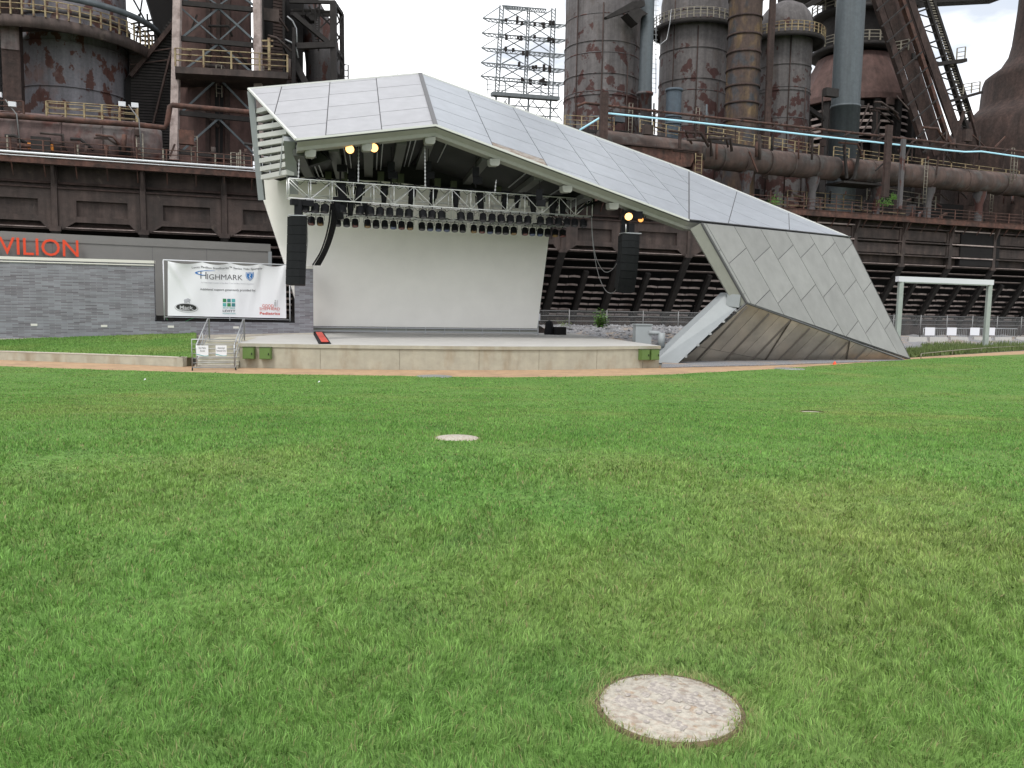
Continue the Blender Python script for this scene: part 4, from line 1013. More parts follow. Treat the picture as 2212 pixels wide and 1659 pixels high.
# lit lamps under the fascia
for px, py, Y, mt, lab in ((756,322,41.6,'lamp','left glowing warm spotlight under the canopy edge'),(808,319,42,'lamp','right glowing warm spotlight under the canopy edge'),(1358,467.5,46.5,'lamp','glowing amber spotlight above the right hanging speaker'),(1384,474,47,'lampdim','dim amber spotlight at the far right of the canopy edge')):
    p = dY(px, py, Y); a = V((-.06,-.9,-.42)).normalized(); s = 1 if mt == 'lamp' else .7
    t = thing('spotlight', lab, 'spotlight', p, group='lit spotlights under the canopy edge')
    MB().tube([p-a*.5, p-a*.4, p-a*.05, p+a*.03], [.1,.2,.25*s,.27*s], 12).build('housing', 'blk', t)
    MB().lathe(p, [(.0,0)], 4) 
    mb = MB(); mb.tube([p+a*.02, p+a*.055], [.22*s,.20*s], 14); mb.build('lens', mt, t)
    MB().tube([p-a*.3+V((-.3,0,0)), p-a*.3+V((-.3,.1,.42)), p-a*.3+V((.3,.1,.42)), p-a*.3+V((.3,0,0))], .025, 6).build('yoke', 'blk', t)
# black cluster round the right lamps
t = thing('rigging_cluster', 'black clamps and motor above the right hanging speaker', 'rigging', dY(1370,490,46.8))
for px, py, w, h in ((1350,485,.35,.8),(1368,465,1.0,.4),(1347,500,.3,.7)): MB().box(dY(px, py, 46.9), w, .35, h).build('clamp', 'blk', t)
# hanging line-array speakers
def array(lab, pts, w, dpt, n, rz, topz):
    t = thing('line_array_speaker', lab, 'speaker', pts[0], rz, 'line array speakers hung under the canopy')
    ex = V((math.cos(rz), math.sin(rz), 0))
    for k in range(n):
        f0, f1 = k/n, (k+1)/n
        def at_(f):
            x = f*(len(pts)-1); i = min(int(x), len(pts)-2); return pts[i].lerp(pts[i+1], x-i)
        a, b = at_(f0), at_(f1); dn_ = (b-a); nb_ = ex.cross(dn_).normalized()
        if nb_.y < 0: nb_ = -nb_
        mb = MB(); q = a-ex*w/2+dn_*.02
        mb.prism([q, q+ex*w*.28-nb_*.10, q+ex*w*.72-nb_*.10, q+ex*w, q+ex*w*.9+nb_*dpt, q+ex*w*.1+nb_*dpt], dn_*.96)
        mb.build('cabinet', 'blk2', t)
    mb = MB(); p = pts[0]+Z_*.06; mb.box(p+V((0,dpt*.4,0)), w*.95, dpt, .05, rz); mb.build('top_frame', 'galv', t)
    mb = MB(); mb.box(pts[0]+V((0,.3,topz*.5+.1)), .36, .3, topz, rz); mb.build('hoist', 'blk', t)
    mb = MB(); mb.tube([pts[0]+V((-w/2-.04,.3,.0)), pts[0]+V((-w/2-.07,.3,-1.6)), pts[0]+V((-w/2+.02,.4,-3.0))], .03, 5); mb.build('speaker_cable', 'blk', t)
lp = [dY(641.5,468,41.2), dY(640.5,520,41.2), dY(639,570,41.1), dY(637.5,614,41.0)]
array('left black line array speaker hanging beside the screen above the banner end', lp, .93, .65, 8, .05, .75)
rp = [dY(1363,506,46.5), dY(1362,545,46.4), dY(1358,590,46.6), dY(1352,632,47.2)]
array('right black curved line array speaker hanging in front of the old plant', rp, 1.08, .7, 8, .35, .5)
p = dY(645,437,41.3); t = thing('hoist_beam', 'short black beam carrying the left hanging speaker', 'rigging', p); MB().bar(dY(628,436,41.3), dY(676,440,41.9), .3, .28).build('beam', 'blk', t)
MB().tube([dY(1352,484,46.3), dY(1352,503,46.3)], .03, 6).build('shackle_chain', 'chain', t)
# cable bundle from truss to wall
for k in range(6):
    o = (k*.075 if k < 5 else .15)+random.uniform(-.03,.03); cable([dY(716-k*1.0,440,42.6)+V((o,0,0)), dY(712,480,43)+V((o,0,0)), dY(704,515,44.5)+V((o,0,0)), dY(692,545,46.5)+V((o,.1,0)), dY(676,572,48.6)+V((o*1.2,.1,0))], .045, 'cable_bundle', 'thick black cable of the bundle sweeping from the truss down to the brick wall', grp='cables sweeping down to the brick wall')
cable([dY(662,470,41.9), dY(664,520,42.5), dY(660,571,44.5)], .03, 'rope', 'thin rope hanging beside the left speaker', 'galv', 'rope')
cable([dY(716,500,44), dY(714,515,44), dY(711,518,44), dY(708,505,44)], .012, 'loop_wire', 'small loop of wire hanging from the cable bundle', 'blk')
cable([dY(1278,466,48), dY(1281,520,48), dY(1289,560,48), dY(1306,587,48), dY(1325,580,47.8), dY(1341,552,47.3)], .02, 'hanging_cable', 'upper loop of thin cable between the truss end and the right speaker', 'wire')
cable([dY(1277,466,48), dY(1281,530,48), dY(1292,590,48), dY(1308,627,48), dY(1325,632,47.8), dY(1340,610,47.3)], .02, 'hanging_cable', 'lower loop of thin cable between the truss end and the right speaker', 'wire')
cable([dY(1249-.0,455,47.5), dY(1262,446,47.6), dY(1278,440,47.8), dY(1300,432,48.5)], .07, 'feed_cable', 'thick black feed cable at the right end of the front truss')
# ------------------------------------------------------------------ things on the stage
r_ = thing('cable_ramp', 'black rubber cable ramp with red lid lying on the stage left edge', 'cable ramp', gz(694,731,SH))
fa = lambda x, y: gz((1000+x/2.212)/1.808, (750+y/2.212)/1.808, SH+.01)
a, b, c, d = fa(492,1222), fa(590,1224), fa(652,1312), fa(540,1312)
mb = MB(); up = V((0,0,.09)); i0, i1, i2, i3 = a.lerp(b,.22), a.lerp(b,.78), d.lerp(c,.78), d.lerp(c,.22)
mb.add([a,b,c,d,i0+up,i1+up,i2+up,i3+up], [(0,1,5,4),(1,2,6,5),(2,3,7,6),(3,0,4,7)]); mb.build('rubber_body', 'blk', r_)
mb = MB(); mb.prism([i0+up*.95, i1+up*.95, i2+up*.95, i3+up*.95], V((0,0,.02))); mb.build('lid', 'red', r_)
p = gz(1186,722.5,SH); t = thing('covered_equipment', 'black plastic covered equipment standing right of the screen', 'covered equipment', p)
mb = MB(); rr = random.Random(5); n = 14; rings = []
for j, (z, s) in enumerate(((0,.42),(.25,.40),(.5,.36),(.75,.33),(.92,.22),(.98,.05))):
    rings += [p+V((s*(1.0+rr.uniform(-.12,.12))*math.cos(2*math.pi*i/n)*.8, s*(1+rr.uniform(-.12,.12))*math.sin(2*math.pi*i/n)*.8, z*.95)) for i in range(n)]
mb.add(rings, [(j*n+i, j*n+(i+1) % n, (j+1)*n+(i+1) % n, (j+1)*n+i) for j in range(5) for i in range(n)]); mb.build('cover', 'blk', t)
p = gz(1208,723.5,SH); t = thing('black_box', 'small black open box on the stage behind the right end of the screen', 'box', p); MB().box(p+V((.05,.3,.26)), .72, .5, .52, .35).build('case', 'black', t); MB().box(p+V((.0,.04,.26)), .64, .03, .44, .35).build('front', 'blk', t)
p = gz(1162,723,SH); t = thing('screen_post', 'short grey post with a white tag at the right foot of the screen', 'post', p); MB().bar(p, p+Z_*1.2, .07).build('post', 'galv', t); MB().box(p+V((.02,-.05,1.15)), .22, .03, .45).build('tag', 'white', t)
# electrical cabinet
p0 = dY(1372,745,47.0); p0.z = 0; t = thing('electrical_cabinet', 'light grey steel cabinet with a bent vent pipe behind the stage end', 'cabinet', p0, .25)
zt = dY(1372,702,47).z
MB().box((p0.x+.42, p0.y+.3, zt/2), .92, .7, zt, .1).build('case', 'leg', t); MB().box((p0.x+.42, p0.y+.3, zt+.03), 1.0, .8, .06, .1).build('lid', 'leg', t)
x_ = p0.x+1.35; MB().tube([(x_-.6, p0.y, zt-.42), (x_-.05, p0.y, zt-.42), (x_+.12, p0.y, zt-.55), (x_+.12, p0.y, .4)], .12, 10).build('vent_pipe', 'leg', t); MB().tube([(x_+.12, p0.y, zt-1.2), (x_+.12, p0.y, zt-.42)], .2, 10).build('vent_sleeve', 'leg', t)
# ------------------------------------------------------------------ the long trestle of the old plant
tr = thing('ore_trestle', 'long rusty steel ore trestle with walkway, recessed panels and slatted base behind the stage', 'trestle', Wf(40,0,0), TH)
UA, UB = uo(-250), uo(2450)
ZD = 13.35
mb = MB(); mb.wb(UA, UB, -.7, 14, ZD-.12, ZD-.0); mb.build('deck', 'rust', tr)
mb = MB(); mb.wb(UA, UB, -.9, -.72, ZD-.50, ZD+.05); mb.wb(UA, UB, -.95, -.5, ZD+.052, ZD+.09); mb.wb(UA, UB, -.95, -.6, ZD-.54, ZD-.503); mb.build('deck_edge_beam', 'rustred', tr)
pil = [uo(x) for x in (125,314)]
g = pil[1]-pil[0]
pil = [pil[0]-g*2, pil[0]-g]+pil
right = [uo(x) for x in (1213,1340,1483)]
nmid = round((right[0]-pil[-1])/g); st_ = (right[0]-pil[-1])/nmid
pil += [pil[-1]+st_*(i+1) for i in range(nmid-1)]+right
far = [uo(x) for x in (1839,1942,2044,2139)]
nm2 = round((far[0]-right[-1])/g); st_ = (far[0]-right[-1])/nm2
pil += [right[-1]+st_*(i+1) for i in range(nm2-1)]+far+[far[-1]+6.6*(i+1) for i in range(4)]
U_SPLIT = uo(1640)
# wall behind everything
mb = MB(); mb.wb(UA, UB, .62, 1.0, 8.45, 12.9); mb.build('girder_web', 'panel', tr)
mb = MB(); mb.wb(UA, UB, 5.6, 5.9, -.3, 9); mb.wb(UA, UB, 1.0, 14, 8.1, 8.4); mb.build('dark_back_wall', 'black', tr)
for k in range(len(pil)-1):
    a, b = pil[k], pil[k+1]; L_u = b-a
    if b < U_SPLIT:
        mb = MB()
        x0, x1 = a+L_u*.24, b-L_u*.18
        mb.wb(a+.22, x0, 0, .25, 8.95, 11.15); mb.wb(x1, b-.22, 0, .25, 8.95, 11.15)
        mb.wb(x0, x1, 0, .25, 10.35, 11.15); mb.wb(x0, x1, 0, .25, 8.95, 9.15)
        mb.prism([Wf(a+.22,0,8.947), Wf(b-.22,0,8.947), Wf(b-.22,0,8.15), Wf(b-.5,0,8.15), Wf(x1+.1,0,8.72), Wf(x0-.1,0,8.72), Wf(a+.5,0,8.15), Wf(a+.22,0,8.15)], N_*.25)
        mb.wb(x0-.02, x1+.02, .26, .42, 9.1, 10.4)
        mb.build('girder_panel', 'panel', tr)
        mb = MB(); mb.wb(a+.25, b-.25, .35, .8, 11.55, 11.72); mb.wb(a+.25, b-.25, -.12, .2, 11.16, 11.27); mb.wb(a+.3, b-.3, .5, 1.2, 8.3, 8.55); mb.build('flange', 'rust', tr)
    else:
        mb = MB()
        for z0, z1 in ((10.85,12.15),(9.35,10.6)):
            mb.wb(a+.3, b-.3, .12, .40, z0+.12, z1-.12); mb.wb(a+.22, a+.45, .0, .42, z0, z1); mb.wb(b-.45, b-.22, .0, .42, z0, z1)
        mb.build('girder_panel', 'panel', tr)
        mb = MB(); 
        for z in (12.2, 10.68, 9.2): mb.wb(a+.2, b-.2, -.15, .35, z, z+.13)
        mb.build('flange', 'slat' if k % 3 == 1 else 'panel', tr)
for u in pil:
    mb = MB(); mb.wb(u-.2, u+.2, -.12, .6, 8.0, 12.85)
    mb.prism([Wf(u-.1,-.1,11.3), Wf(u-.1,-.1,12.8), Wf(u-.1,-.68,12.8)], E_*.2)
    mb.wb(u-.4, u+.4, -.14, .1, 8.0, 8.35); mb.build('pilaster', 'panel', tr)
# slanted ribs and slats
def vprof(z): return .3+(8.2-z)*.72
rowz = [8.27,7.5,6.75,5.9,5.12,4.42,3.82,3.27,2.75,2.25]
allr = []
for k in range(len(pil)-1): allr += [pil[k], (pil[k]+pil[k+1])/2]
for i, u in enumerate(allr):
    main = i % 2 == 0; mb = MB(); zt_ = 8.1 if main else 6.4; hw = .30 if main else .22
    p, q = Wf(u, vprof(zt_)-.35, zt_), Wf(u, vprof(1.0)-.35, .2); mb.bar(p, q, hw*2, .4, None)
    for z in ((5.1,) if main else (4.0,)): mb.bar(Wf(u, vprof(z)-.62, z+.45), Wf(u, vprof(z-.5)-.62, z-.4), hw*1.5, .1)
    mb.build('slanted_rib', 'darkst', tr)
for ri, z in enumerate(rowz):
    mb = MB()
    for i in range(len(allr)-1):
        a, b = allr[i]+.3, allr[i+1]-.3
        if ri < 3:
            if i % 2 == 0: mb.wb(allr[i]+.35, (allr[i+2] if i+2 < len(allr) else b)-.35, vprof(z)-.15, vprof(z)+.3, z-.14, z+.04 if ri else z+.1)
        else:
            m2 = (a+b)/2
            for c, d in ((a, m2-.06),(m2+.06, b)):
                sg = .05*random.random(); h = .17+.03*random.random(); v0 = vprof(z)
                n_ = 4; P = []
                for s in range(n_+1): 
                    f = s/n_; P.append(Wf(c+(d-c)*f, v0, z-.12+sg*math.sin(math.pi*f)))
                P2 = [p+Z_*h-Z_*.03*abs(f_-.5) for p, f_ in zip(P, [i_/n_ for i_ in range(n_+1)])]
                mb.prism(P+P2[::-1], N_*.45)
    mb.build('slat_row', 'slat' if ri > 2 else 'panel', tr)
for z, c in ((8.42,0),(7.62,0),(6.88,0)):
    mb = MB(); mb.wb(UA, UB, vprof(z-.1)-.2, vprof(z-.1)-.14, z-.16, z-.11); mb.build('steel_edge', 'slat', tr)
mb = MB(); mb.wb(UA, UB, 4.2, 4.6, -.3, 1.9); mb.build('base_beam', 'panel', tr)
# dark bay near the goal-like frame
for px in (2090, 2130):
    u = uo(px); mb = MB(); mb.wb(u-1.7, u+1.5, -.05, 1.0, 8.4, 12.3); mb.build('dark_bay', 'black', tr)
# walkway railing + posts
mb = MB()
for z in (ZD+.45, ZD+.8, ZD+1.15): mb.tube([Wf(UA,-.8,z), Wf(UB,-.8,z)], .035, 5)
mb.each('rail', 'rustred', tr)
mb = MB(); u = UA
while u < UB:
    mb.bar(Wf(u,-.8,ZD-.35), Wf(u,-.8,ZD+1.2+(.5 if int(u) % 4 == 0 else 0)), .09); mb.bar(Wf(u,-.85,ZD-.45), Wf(u,-.2,ZD-1.4), .08); u += 2.1
mb.each('rail_post', 'rustred', tr)
mb = MB()
for px in (32,180,360,470,523,556): 
    u = uo(px); mb.bar(Wf(u,-.4,ZD), Wf(u,-.4,ZD+1.0+.7*random.random()), .09)
mb.each('pale_post', 'palerail', tr)
MB().wb(uo(1650), uo(2300), 2.5, 2.56, ZD+.2, ZD+.32).wb(uo(1700), uo(1990), 3, 3.06, ZD+.9, ZD+.98).wb(uo(1700), uo(1990), 3, 3.06, ZD+.5, ZD+.56).each('inner_rail', 'yellow', tr)
t = thing('light_tray', 'long white light tray running along the trestle edge on the left', 'light tray', Wf(10,-.85,14), TH)
MB().tube([Wf(uo(-200),-.95,zo(0,326,-.95)+.0), Wf(uo(700),-.95,zo(0,326,-.95)+.05)], .085, 8).build('tray', 'tubewhite', t); MB().tube([Wf(uo(-200),-.93,zo(0,326,-.95)-.22), Wf(uo(700),-.93,zo(0,326,-.95)-.16)], .04, 6).build('conduit', 'tubewhite', t)
# ------------------------------------------------------------------ right: main pipe, light tube, catwalk
def pxline(px, py, v): u, z = uz(px, py, v); return u, z
up0, up1 = uo(1480, 2), uo(2400, 2); zc = 18.35
t = thing('gas_main', 'long horizontal rusted gas main pipe crossing in front of the tall stoves on the right', 'pipe', Wf(uo(1700,2),2,zc), TH)
ub = uo(1800, 2)
MB().tube([Wf(uo(1285,2),2,zc+.35), Wf(uo(1520,2),2,zc+.1), Wf(ub-.8,2,zc)], 1.28, 24).build('pipe', 'mainpipe', t)
MB().tube([Wf(ub+.9,2,zc), Wf(up1,2,zc+.2)], 1.28, 24).build('pipe', 'mainpipe', t)
MB().tube([Wf(ub-.8,2,zc), Wf(ub-.5,2,zc), Wf(ub,2,zc), Wf(ub+.5,2,zc), Wf(ub+.9,2,zc)], [1.15,.95,.9,.95,1.15], 20).build('expansion_joint', 'rustred', t)
mb = MB()
for px in (1300,1345,1395,1440,1540,1590,1640,1690,1740,1860,1920,1985,2060,2140,2200): u = uo(px,2); mb.tube([Wf(u-.06,2,zc+.02), Wf(u+.06,2,zc+.02)], 1.36, 24)
mb.each('ring_band', 'mainpipe', t)
mb = MB(); 
for du in (-1.1, 1.1): mb.prism([Wf(ub+du-.12,.3,zc+2.3), Wf(ub+du+.12,.3,zc+2.3), Wf(ub+du*.45+.12,.3,zc-1.2), Wf(ub+du*.45-.12,.3,zc-1.2)], N_*.25)
mb.wb(ub-.9, ub+4.5, .4, 3.2, zc-1.65, zc-1.45); mb.each('saddle_frame', 'darkst', t)
for px in (1600,1742,1880,1990,2100):
    u = uo(px,2); c = Wf(u,2,ZD)
    MB().lathe(c, [(.75,3.9),(.72,3.4),(.42,2.4),(.42,0)], 16).build('support_cone', 'stove2', t)
t = thing('rust_hopper', 'rust red steel hopper box under the left end of the gas main beside the canopy', 'hopper', Wf(uo(1430,1),1,16), TH)
u0, u1 = uo(1300,.6), uo(1492,.6)
MB().prism([Wf(u0,.3,zo(1330,315,.6)), Wf(u1,.3,zo(1480,326,.6)), Wf(u1-.8,.3,zo(1480,360,.6)), Wf(u0,.3,zo(1480,380,.6))], N_*1.8).build('body', 'rustred', t)
MB().wb(u0-.3, u1+.1, .1, 2.3, zo(1480,327,.6), zo(1480,327,.6)+.12).build('top_flange', 'rust', t)
MB().wb(uo(1480,1), uo(1502,1), .5, 2.2, ZD, zo(1480,330,.6)).build('end_box', 'rustred', t)
t = thing('ladder', 'yellow steel ladder standing beside the right edge of the canopy roof top', 'ladder', wp(1498,400,.0))
u = uo(1497,-.2); z0, z1 = zo(1497,405,-.2), zo(1497,330,-.2)
mb = MB(); mb.tube([Wf(u-.33,-.2,z0), Wf(u-.33,-.2,z1)], .035, 5).tube([Wf(u+.4,-.2,z0), Wf(u+.4,-.2,z1), Wf(u+.4,.3,z1)], .035, 5)
k = z0
while k < z1: mb.tube([Wf(u-.33,-.2,k), Wf(u+.4,-.2,k)], .025, 5); k += .38
mb.build('rails_and_rungs', 'yellow', t)
# upper frame with the light tube
t = thing('light_gantry', 'rusty overhead beam carrying a long glowing pale blue light tube on the right', 'gantry', Wf(uo(1700,-.5),-.5,22), TH)
zA = zo(1330, 236, -.4); zB = zo(2212, 331, -.4)
ua, ub_ = uo(1236,-.4), uo(2400,-.4)
zl_ = lambda u: zA+(zB-zA)*(u-uo(1330,-.4))/(uo(2212,-.4)-uo(1330,-.4))
MB().tube([Wf(ua,-.4,zl_(ua)-.1), Wf(ua+.8,-.4,zl_(ua)+.28), Wf(ua+6,-.4,zl_(ua)+.25), Wf(ub_,-.4,zl_(ub_)+.15)], .13, 7).build('upper_pipe', 'rustred', t)
MB().bar(Wf(ua+3,-.2,zl_(ua)-.32), Wf(ub_,-.2,zl_(ub_)-.32), .2, .22).build('lower_beam', 'rust', t)
P_ = [(1252,281),(1312,244.5),(1480,262),(1659,281.5),(1760,293),(1890,307),(2040,324),(2085,328),(2120,327),(2212,340),(2300,350)]
MB().tube([wp(x, y, -.75) for x, y in P_], .085, 8).build('light_tube', 'tubelight', t)
mb = MB(); u = ua+3.6; k = 0
while u < ub_:
    mb.bar(Wf(u,-.45,zl_(u)+.4), Wf(u,-.45,19.5), .11); mb.bar(Wf(u-.7,-.8,zl_(u)-.35), Wf(u+.9,-.5,zl_(u)+.35), .09); u += 4.6
mb.each('hanger', 'rust', t)
for px, y0, y1, w in ((1293,198,305,.75),(1898,268,425,.75),(1930,298,450,.45)):
    u = uo(px,-1.0); MB().wb(u-w/2, u+w/2, -1.2, -.85, zo(px,y1,-1), zo(px,y0,-1)).build('tall_post', 'rust' if w > .5 else 'stove2', t)
def railing(name, lab, pts, h=1.1, mt='yellow', grp=None, rails=3, sp=2.0, r=.035, slab=None, parent=None, toe=False):
    pts = [V(p) for p in pts]
    t = parent or thing(name, lab, 'railing', pts[0], group=grp)
    mb = MB()
    for k in range(rails):
        z = h*(k+1)/rails; mb.tube([p+Z_*z for p in pts], r, 5)
    mb.each('rail', mt, t); mb = MB()
    for i in range(len(pts)-1):
        d = (pts[i+1]-pts[i]).length; n = max(1, round(d/sp))
        for k in range(n+(1 if i == len(pts)-2 else 0)): p = pts[i].lerp(pts[i+1], k/n); mb.bar(p, p+Z_*h, r*2.6)
    mb.each('rail_post', mt, t)
    if slab:
        mb = MB()
        for i in range(len(pts)-1): mb.bar(pts[i]-Z_*slab/2, pts[i+1]-Z_*slab/2, .25, slab)
        mb.build('walkway_edge', 'darkst', t)
    return t
for k, (xa, ya, xb, yb, sp, lab) in enumerate(((1220,277,1326,283,1.6,'left short yellow railing behind the rusty tall post'),(1382,286,1466,301,1.5,'yellow railing left of the blue grey vent column'),(1528,300,1661,322,1.9,'yellow railing in front of the mottled brown column'),(1663,322,1768,338,1.8,'yellow railing in front of the dark louvred furnace base'),(1800,341,1990,366,2.2,'long dull yellow railing right of the tall rusty posts'),(1992,366,2200,392,2.2,'far right brownish yellow railing above the gas main'))):
    a, b = wp(xa, ya, 4.5), wp(xb, yb, 4.5); railing('catwalk_railing', lab, [a, b], 1.25, 'yellow', 'yellow railings above the gas main', 3, sp, .04, .3)
for k, (xa, ya, xb, yb, lab) in enumerate(((1700,452,1860,462,'yellow railing low behind the walkway right of the canopy'),(1872,440,2020,462,'pale thin railing on the walkway at the far right'))):
    railing('deck_railing', lab, [wp(xa, ya-8, 4), wp(xb, yb-8, 4)], 1.6, 'yellow' if k == 0 else 'palerail', 'railings on the trestle deck', 3, 2.4, .04)
# ------------------------------------------------------------------ tall round vessels
def vessel(name, lab, cat, px, v, rpx, y0, y1, mt, grp=None, prof=None, n=40, bands=(), bandw=.25, zb=None, bandmt=None, parts=True):
    mpx = mpp(px, v); r = rpx*mpx; c = wp(px, 600, v); c.z = 0
    z0 = zb if zb is not None else zo(px, y1, v); z1 = zo(px, y0, v)
    t = thing(name, lab, cat, (c.x, c.y, z0), 0, grp)
    pr = [(r, z0), (r, z1)] if prof is None else [(rp*mpx, zo(px, y, v)) for rp, y in prof]
    if prof is not None and zb is not None: pr = pr+[(pr[-1][0], zb)]
    MB().lathe(c, pr, n).build('shell', mt, t)
    if bands:
        mb = MB()
        for y in bands: z = zo(px, y, v); mb.lathe(c, [(r+.02, z-bandw/2), (r+.09, z-bandw/2), (r+.09, z+bandw/2), (r+.02, z+bandw/2)], n)
        mb.each('ring_band', bandmt or mt, t)
    return t, c, r
def ring_walk(t, c, r, R_, z, mt='yellow', h=1.1, a0=math.pi, a1=2*math.pi, sp=2.0, th=.5, n=26, lip='darkst', rails=3):
    t = MB().lathe(c, [(r*.98, z), (R_, z), (R_, z-th), (R_-.15, z-th), (R_-.15, z-.1), (r*.98, z-.1)], 40).build('ring_platform', lip, t)
    P = [c+V((R_*math.cos(a), R_*math.sin(a), z)) for a in np.linspace(a0, a1, n)]
    railing('', '', P, h, mt, parent=t, sp=sp, rails=rails, r=.045)
GS = 'round stoves of the old plant on the right'
tA, cA_, rA = vessel('hot_stove', 'leftmost of the right stoves, tall grey cylinder with large rust patches', 'stove', 1288, 14, 79, -260, 330, 'stove', GS, zb=12, bands=(110,178,222), bandw=.06)
tB, cB_, rB = vessel('hot_stove', 'grey domed stove between the thin grey pipe and the mottled brown column', 'stove', 1480, 16, 70, 37, 330, 'stove', GS, prof=[(0,-82),(30,-74),(52,-50),(66,-20),(70,8),(70,340)], zb=12, bands=(40,120,185), bandw=.06)
ring_walk(tB, cB_, rB, rB+1.0, zo(1480, 34, 12.0), 'palerail', a0=math.pi*.9, a1=math.pi*2.1)
tC, cC_, rC = vessel('hot_stove', 'right grey and orange rusted domed stove with yellow ring railing', 'stove', 1672, 13, 55, 60, 340, 'stove', GS, prof=[(0,0),(18,2),(36,12),(48,28),(54,48),(55,60),(55,340)], zb=12, bands=(150,205), bandw=.06)
ring_walk(tC, cC_, rC, rC+1.35, zo(1672, 58, 9.0), 'yellow', a0=math.pi*.85, a1=math.pi*2.1, sp=1.6)
mb = MB(); P = [(1403,-10),(1402,45),(1410,88),(1425,97),(1440,85),(1447,50),(1450,20)]; mb.tube([wp(x, y, 9.5) for x, y in P], .04, 5)
o = mb.build('hanging_cable', 'galv'); tag(o, 'loop of cable hanging beside the domed grey stove', 'cable')
t, c, r = vessel('downcomer_pipe', 'thin grey pipe standing in front of the leftmost stove with a flange at its foot', 'pipe', 1380.5, 9, 14, -260, 200, 'greypipe', None, zb=zo(1380,205,9))
MB().lathe(c, [(r*.9, zo(1380,198,9)), (r*1.25, zo(1380,199,9)), (r*1.25, zo(1380,204,9)), (r*.95, zo(1380,205,9)), (r*.95, 20)], 24).build('flanged_foot', 'stove2', t)
mb = MB(); mb.prism([wp(1308,36,8), wp(1312,40,8), wp(1394,12,8), wp(1392,0,8), wp(1366,3,8)], N_*.5); mb.prism([wp(1355,28,8), wp(1376,13,8), wp(1400,30,8), wp(1388,34,8), wp(1378,52,8)], N_*1.5); o = mb.build('pipe_bracket', 'darkst', t)
t, c, r = vessel('vent_column', 'short blue grey flanged vent column behind the light tube', 'pipe', 1442, 5.5, 16, 193, 305, 'bluegrey', None, zb=19)
MB().lathe(c, [(r, zo(1442,192,5.5)), (r*1.15, zo(1442,191,5.5)), (r*1.15, zo(1442,196,5.5)), (r, zo(1442,197,5.5))], 24).lathe(c, [(r, zo(1442,250,5.5)), (r*1.12, zo(1442,250,5.5)), (r*1.12, zo(1442,254,5.5)), (r, zo(1442,254,5.5))], 24).lathe(c, [(r, zo(1442,265,5.5)), (r*1.12, zo(1442,265,5.5)), (r*1.12, zo(1442,269,5.5)), (r, zo(1442,269,5.5))], 24).build('flange', 'bluegrey', t)
t, c, r = vessel('mottled_column', 'thick mottled brown and yellow column between the two domed stoves', 'pipe', 1586, 8, 34.5, -260, 330, 'browncol', None, zb=ZD, bands=(-5,38,77,115,152,188,225,262), bandw=.22, bandmt='rust')
mb = MB(); 
u = uo(1619,7); 
MB().prism([Wf(u,5.6,ZD+4), Wf(u+.7,5.6,ZD+4), Wf(u+.7,5.6,60), Wf(u,5.6,60)], N_*.3).build('cable_duct', 'rust', t)
t, c, r = vessel('smokestack', 'smooth grey smokestack in front of the furnace cone', 'chimney', 1806, 6, 29, -260, 300, 'greypipe', None, zb=zo(1806,228,6)-.1)
MB().lathe(c, [(r*1.0, zo(1806,227,6)), (r*1.06, zo(1806,227,6)), (r*1.06, zo(1806,232,6)), (r*1.03, zo(1806,232,6)), (r*1.03, ZD)], 32).build('lower_section', 'greypipe', t)
MB().wb(uo(1790,4)-2.0, uo(1790,4)-.3, 3.8, 4.4, zo(1790,208,4), zo(1790,190,4)).build('junction_box', 'darkst', t)
mb = MB()
# pipes and ladder between leftmost stove and the domed stove
tp = thing('riser_pipes', 'thin riser pipes and ladder in the gap left of the domed grey stove', 'pipes', wp(1398,300,8))
for px in (1400,1406): MB().tube([wp(px,-120,9), wp(px,300,9)], .12, 6).build('pipe', 'greypipe', tp)
mb = MB(); a0, b0 = wp(1408,-100,8.6), wp(1408,200,8.6)
for s in (0,.5): mb.tube([a0+E_*s, b0+E_*s], .04, 5)
z = b0.z
while z < a0.z: mb.tube([V((b0.x,b0.y,z)), V((b0.x,b0.y,z))+E_*.5], .025, 4); z += .5
mb.build('ladder', 'galv', tp)
# ------------------------------------------------------------------ blast furnace with cone, louvred base, skip bridge
FV = 24
mp = mpp(1819, FV); fc = wp(1822, 600, FV); fc.z = 0; zf = lambda y: zo(1822, y, FV)
t = thing('blast_furnace', 'large brown cone shaped furnace body over a dark louvred base on the right', 'furnace', (fc.x, fc.y, ZD))
MB().lathe(fc, [(72*mp, zf(-260)), (72*mp, zf(110))], 40).build('upper_shell', 'darkst', t)
MB().lathe(fc, [(78*mp, zf(128)), (82*mp, zf(138)), (128*mp, zf(228)), (130*mp, zf(240)), (118*mp, zf(240))], 16, smooth=False).build('cone', 'conerust', t)
MB().lathe(fc, [(105*mp, zf(238)), (105*mp, ZD-1)], 40).build('base_core', 'black', t)
mb = MB()
for k in range(6): 
    z = zf(252+k*14); mb.lathe(fc, [(112*mp, z), (118*mp, z-.25), (118*mp, z-.42), (112*mp, z-.3)], 16, smooth=False)
mb.build('louvre_ring', 'slat', t)
mb = MB()
for k in range(16):
    a = 2*math.pi*k/16; mb.box(fc+V((119*mp*math.cos(a), 119*mp*math.sin(a), (zf(240)+ZD)/2)), .8, .8, zf(240)-ZD, a)
mb.each('base_column', 'darkst', t)
for y, R_, lb in ((100,92,0),(22,96,0)):
    z = zf(y+12); P = [fc+V((R_*mp*math.cos(a), R_*mp*math.sin(a), z)) for a in np.linspace(math.pi, 2*math.pi, 14)]
    rp_ = MB().lathe(fc, [(70*mp, z), (R_*mp, z), (R_*mp, z-.5), (70*mp, z-.5)], 28).build('ring_platform', 'darkst', t)
    railing('', '', P, 1.3, 'palerail', parent=rp_, sp=2.4, r=.06)
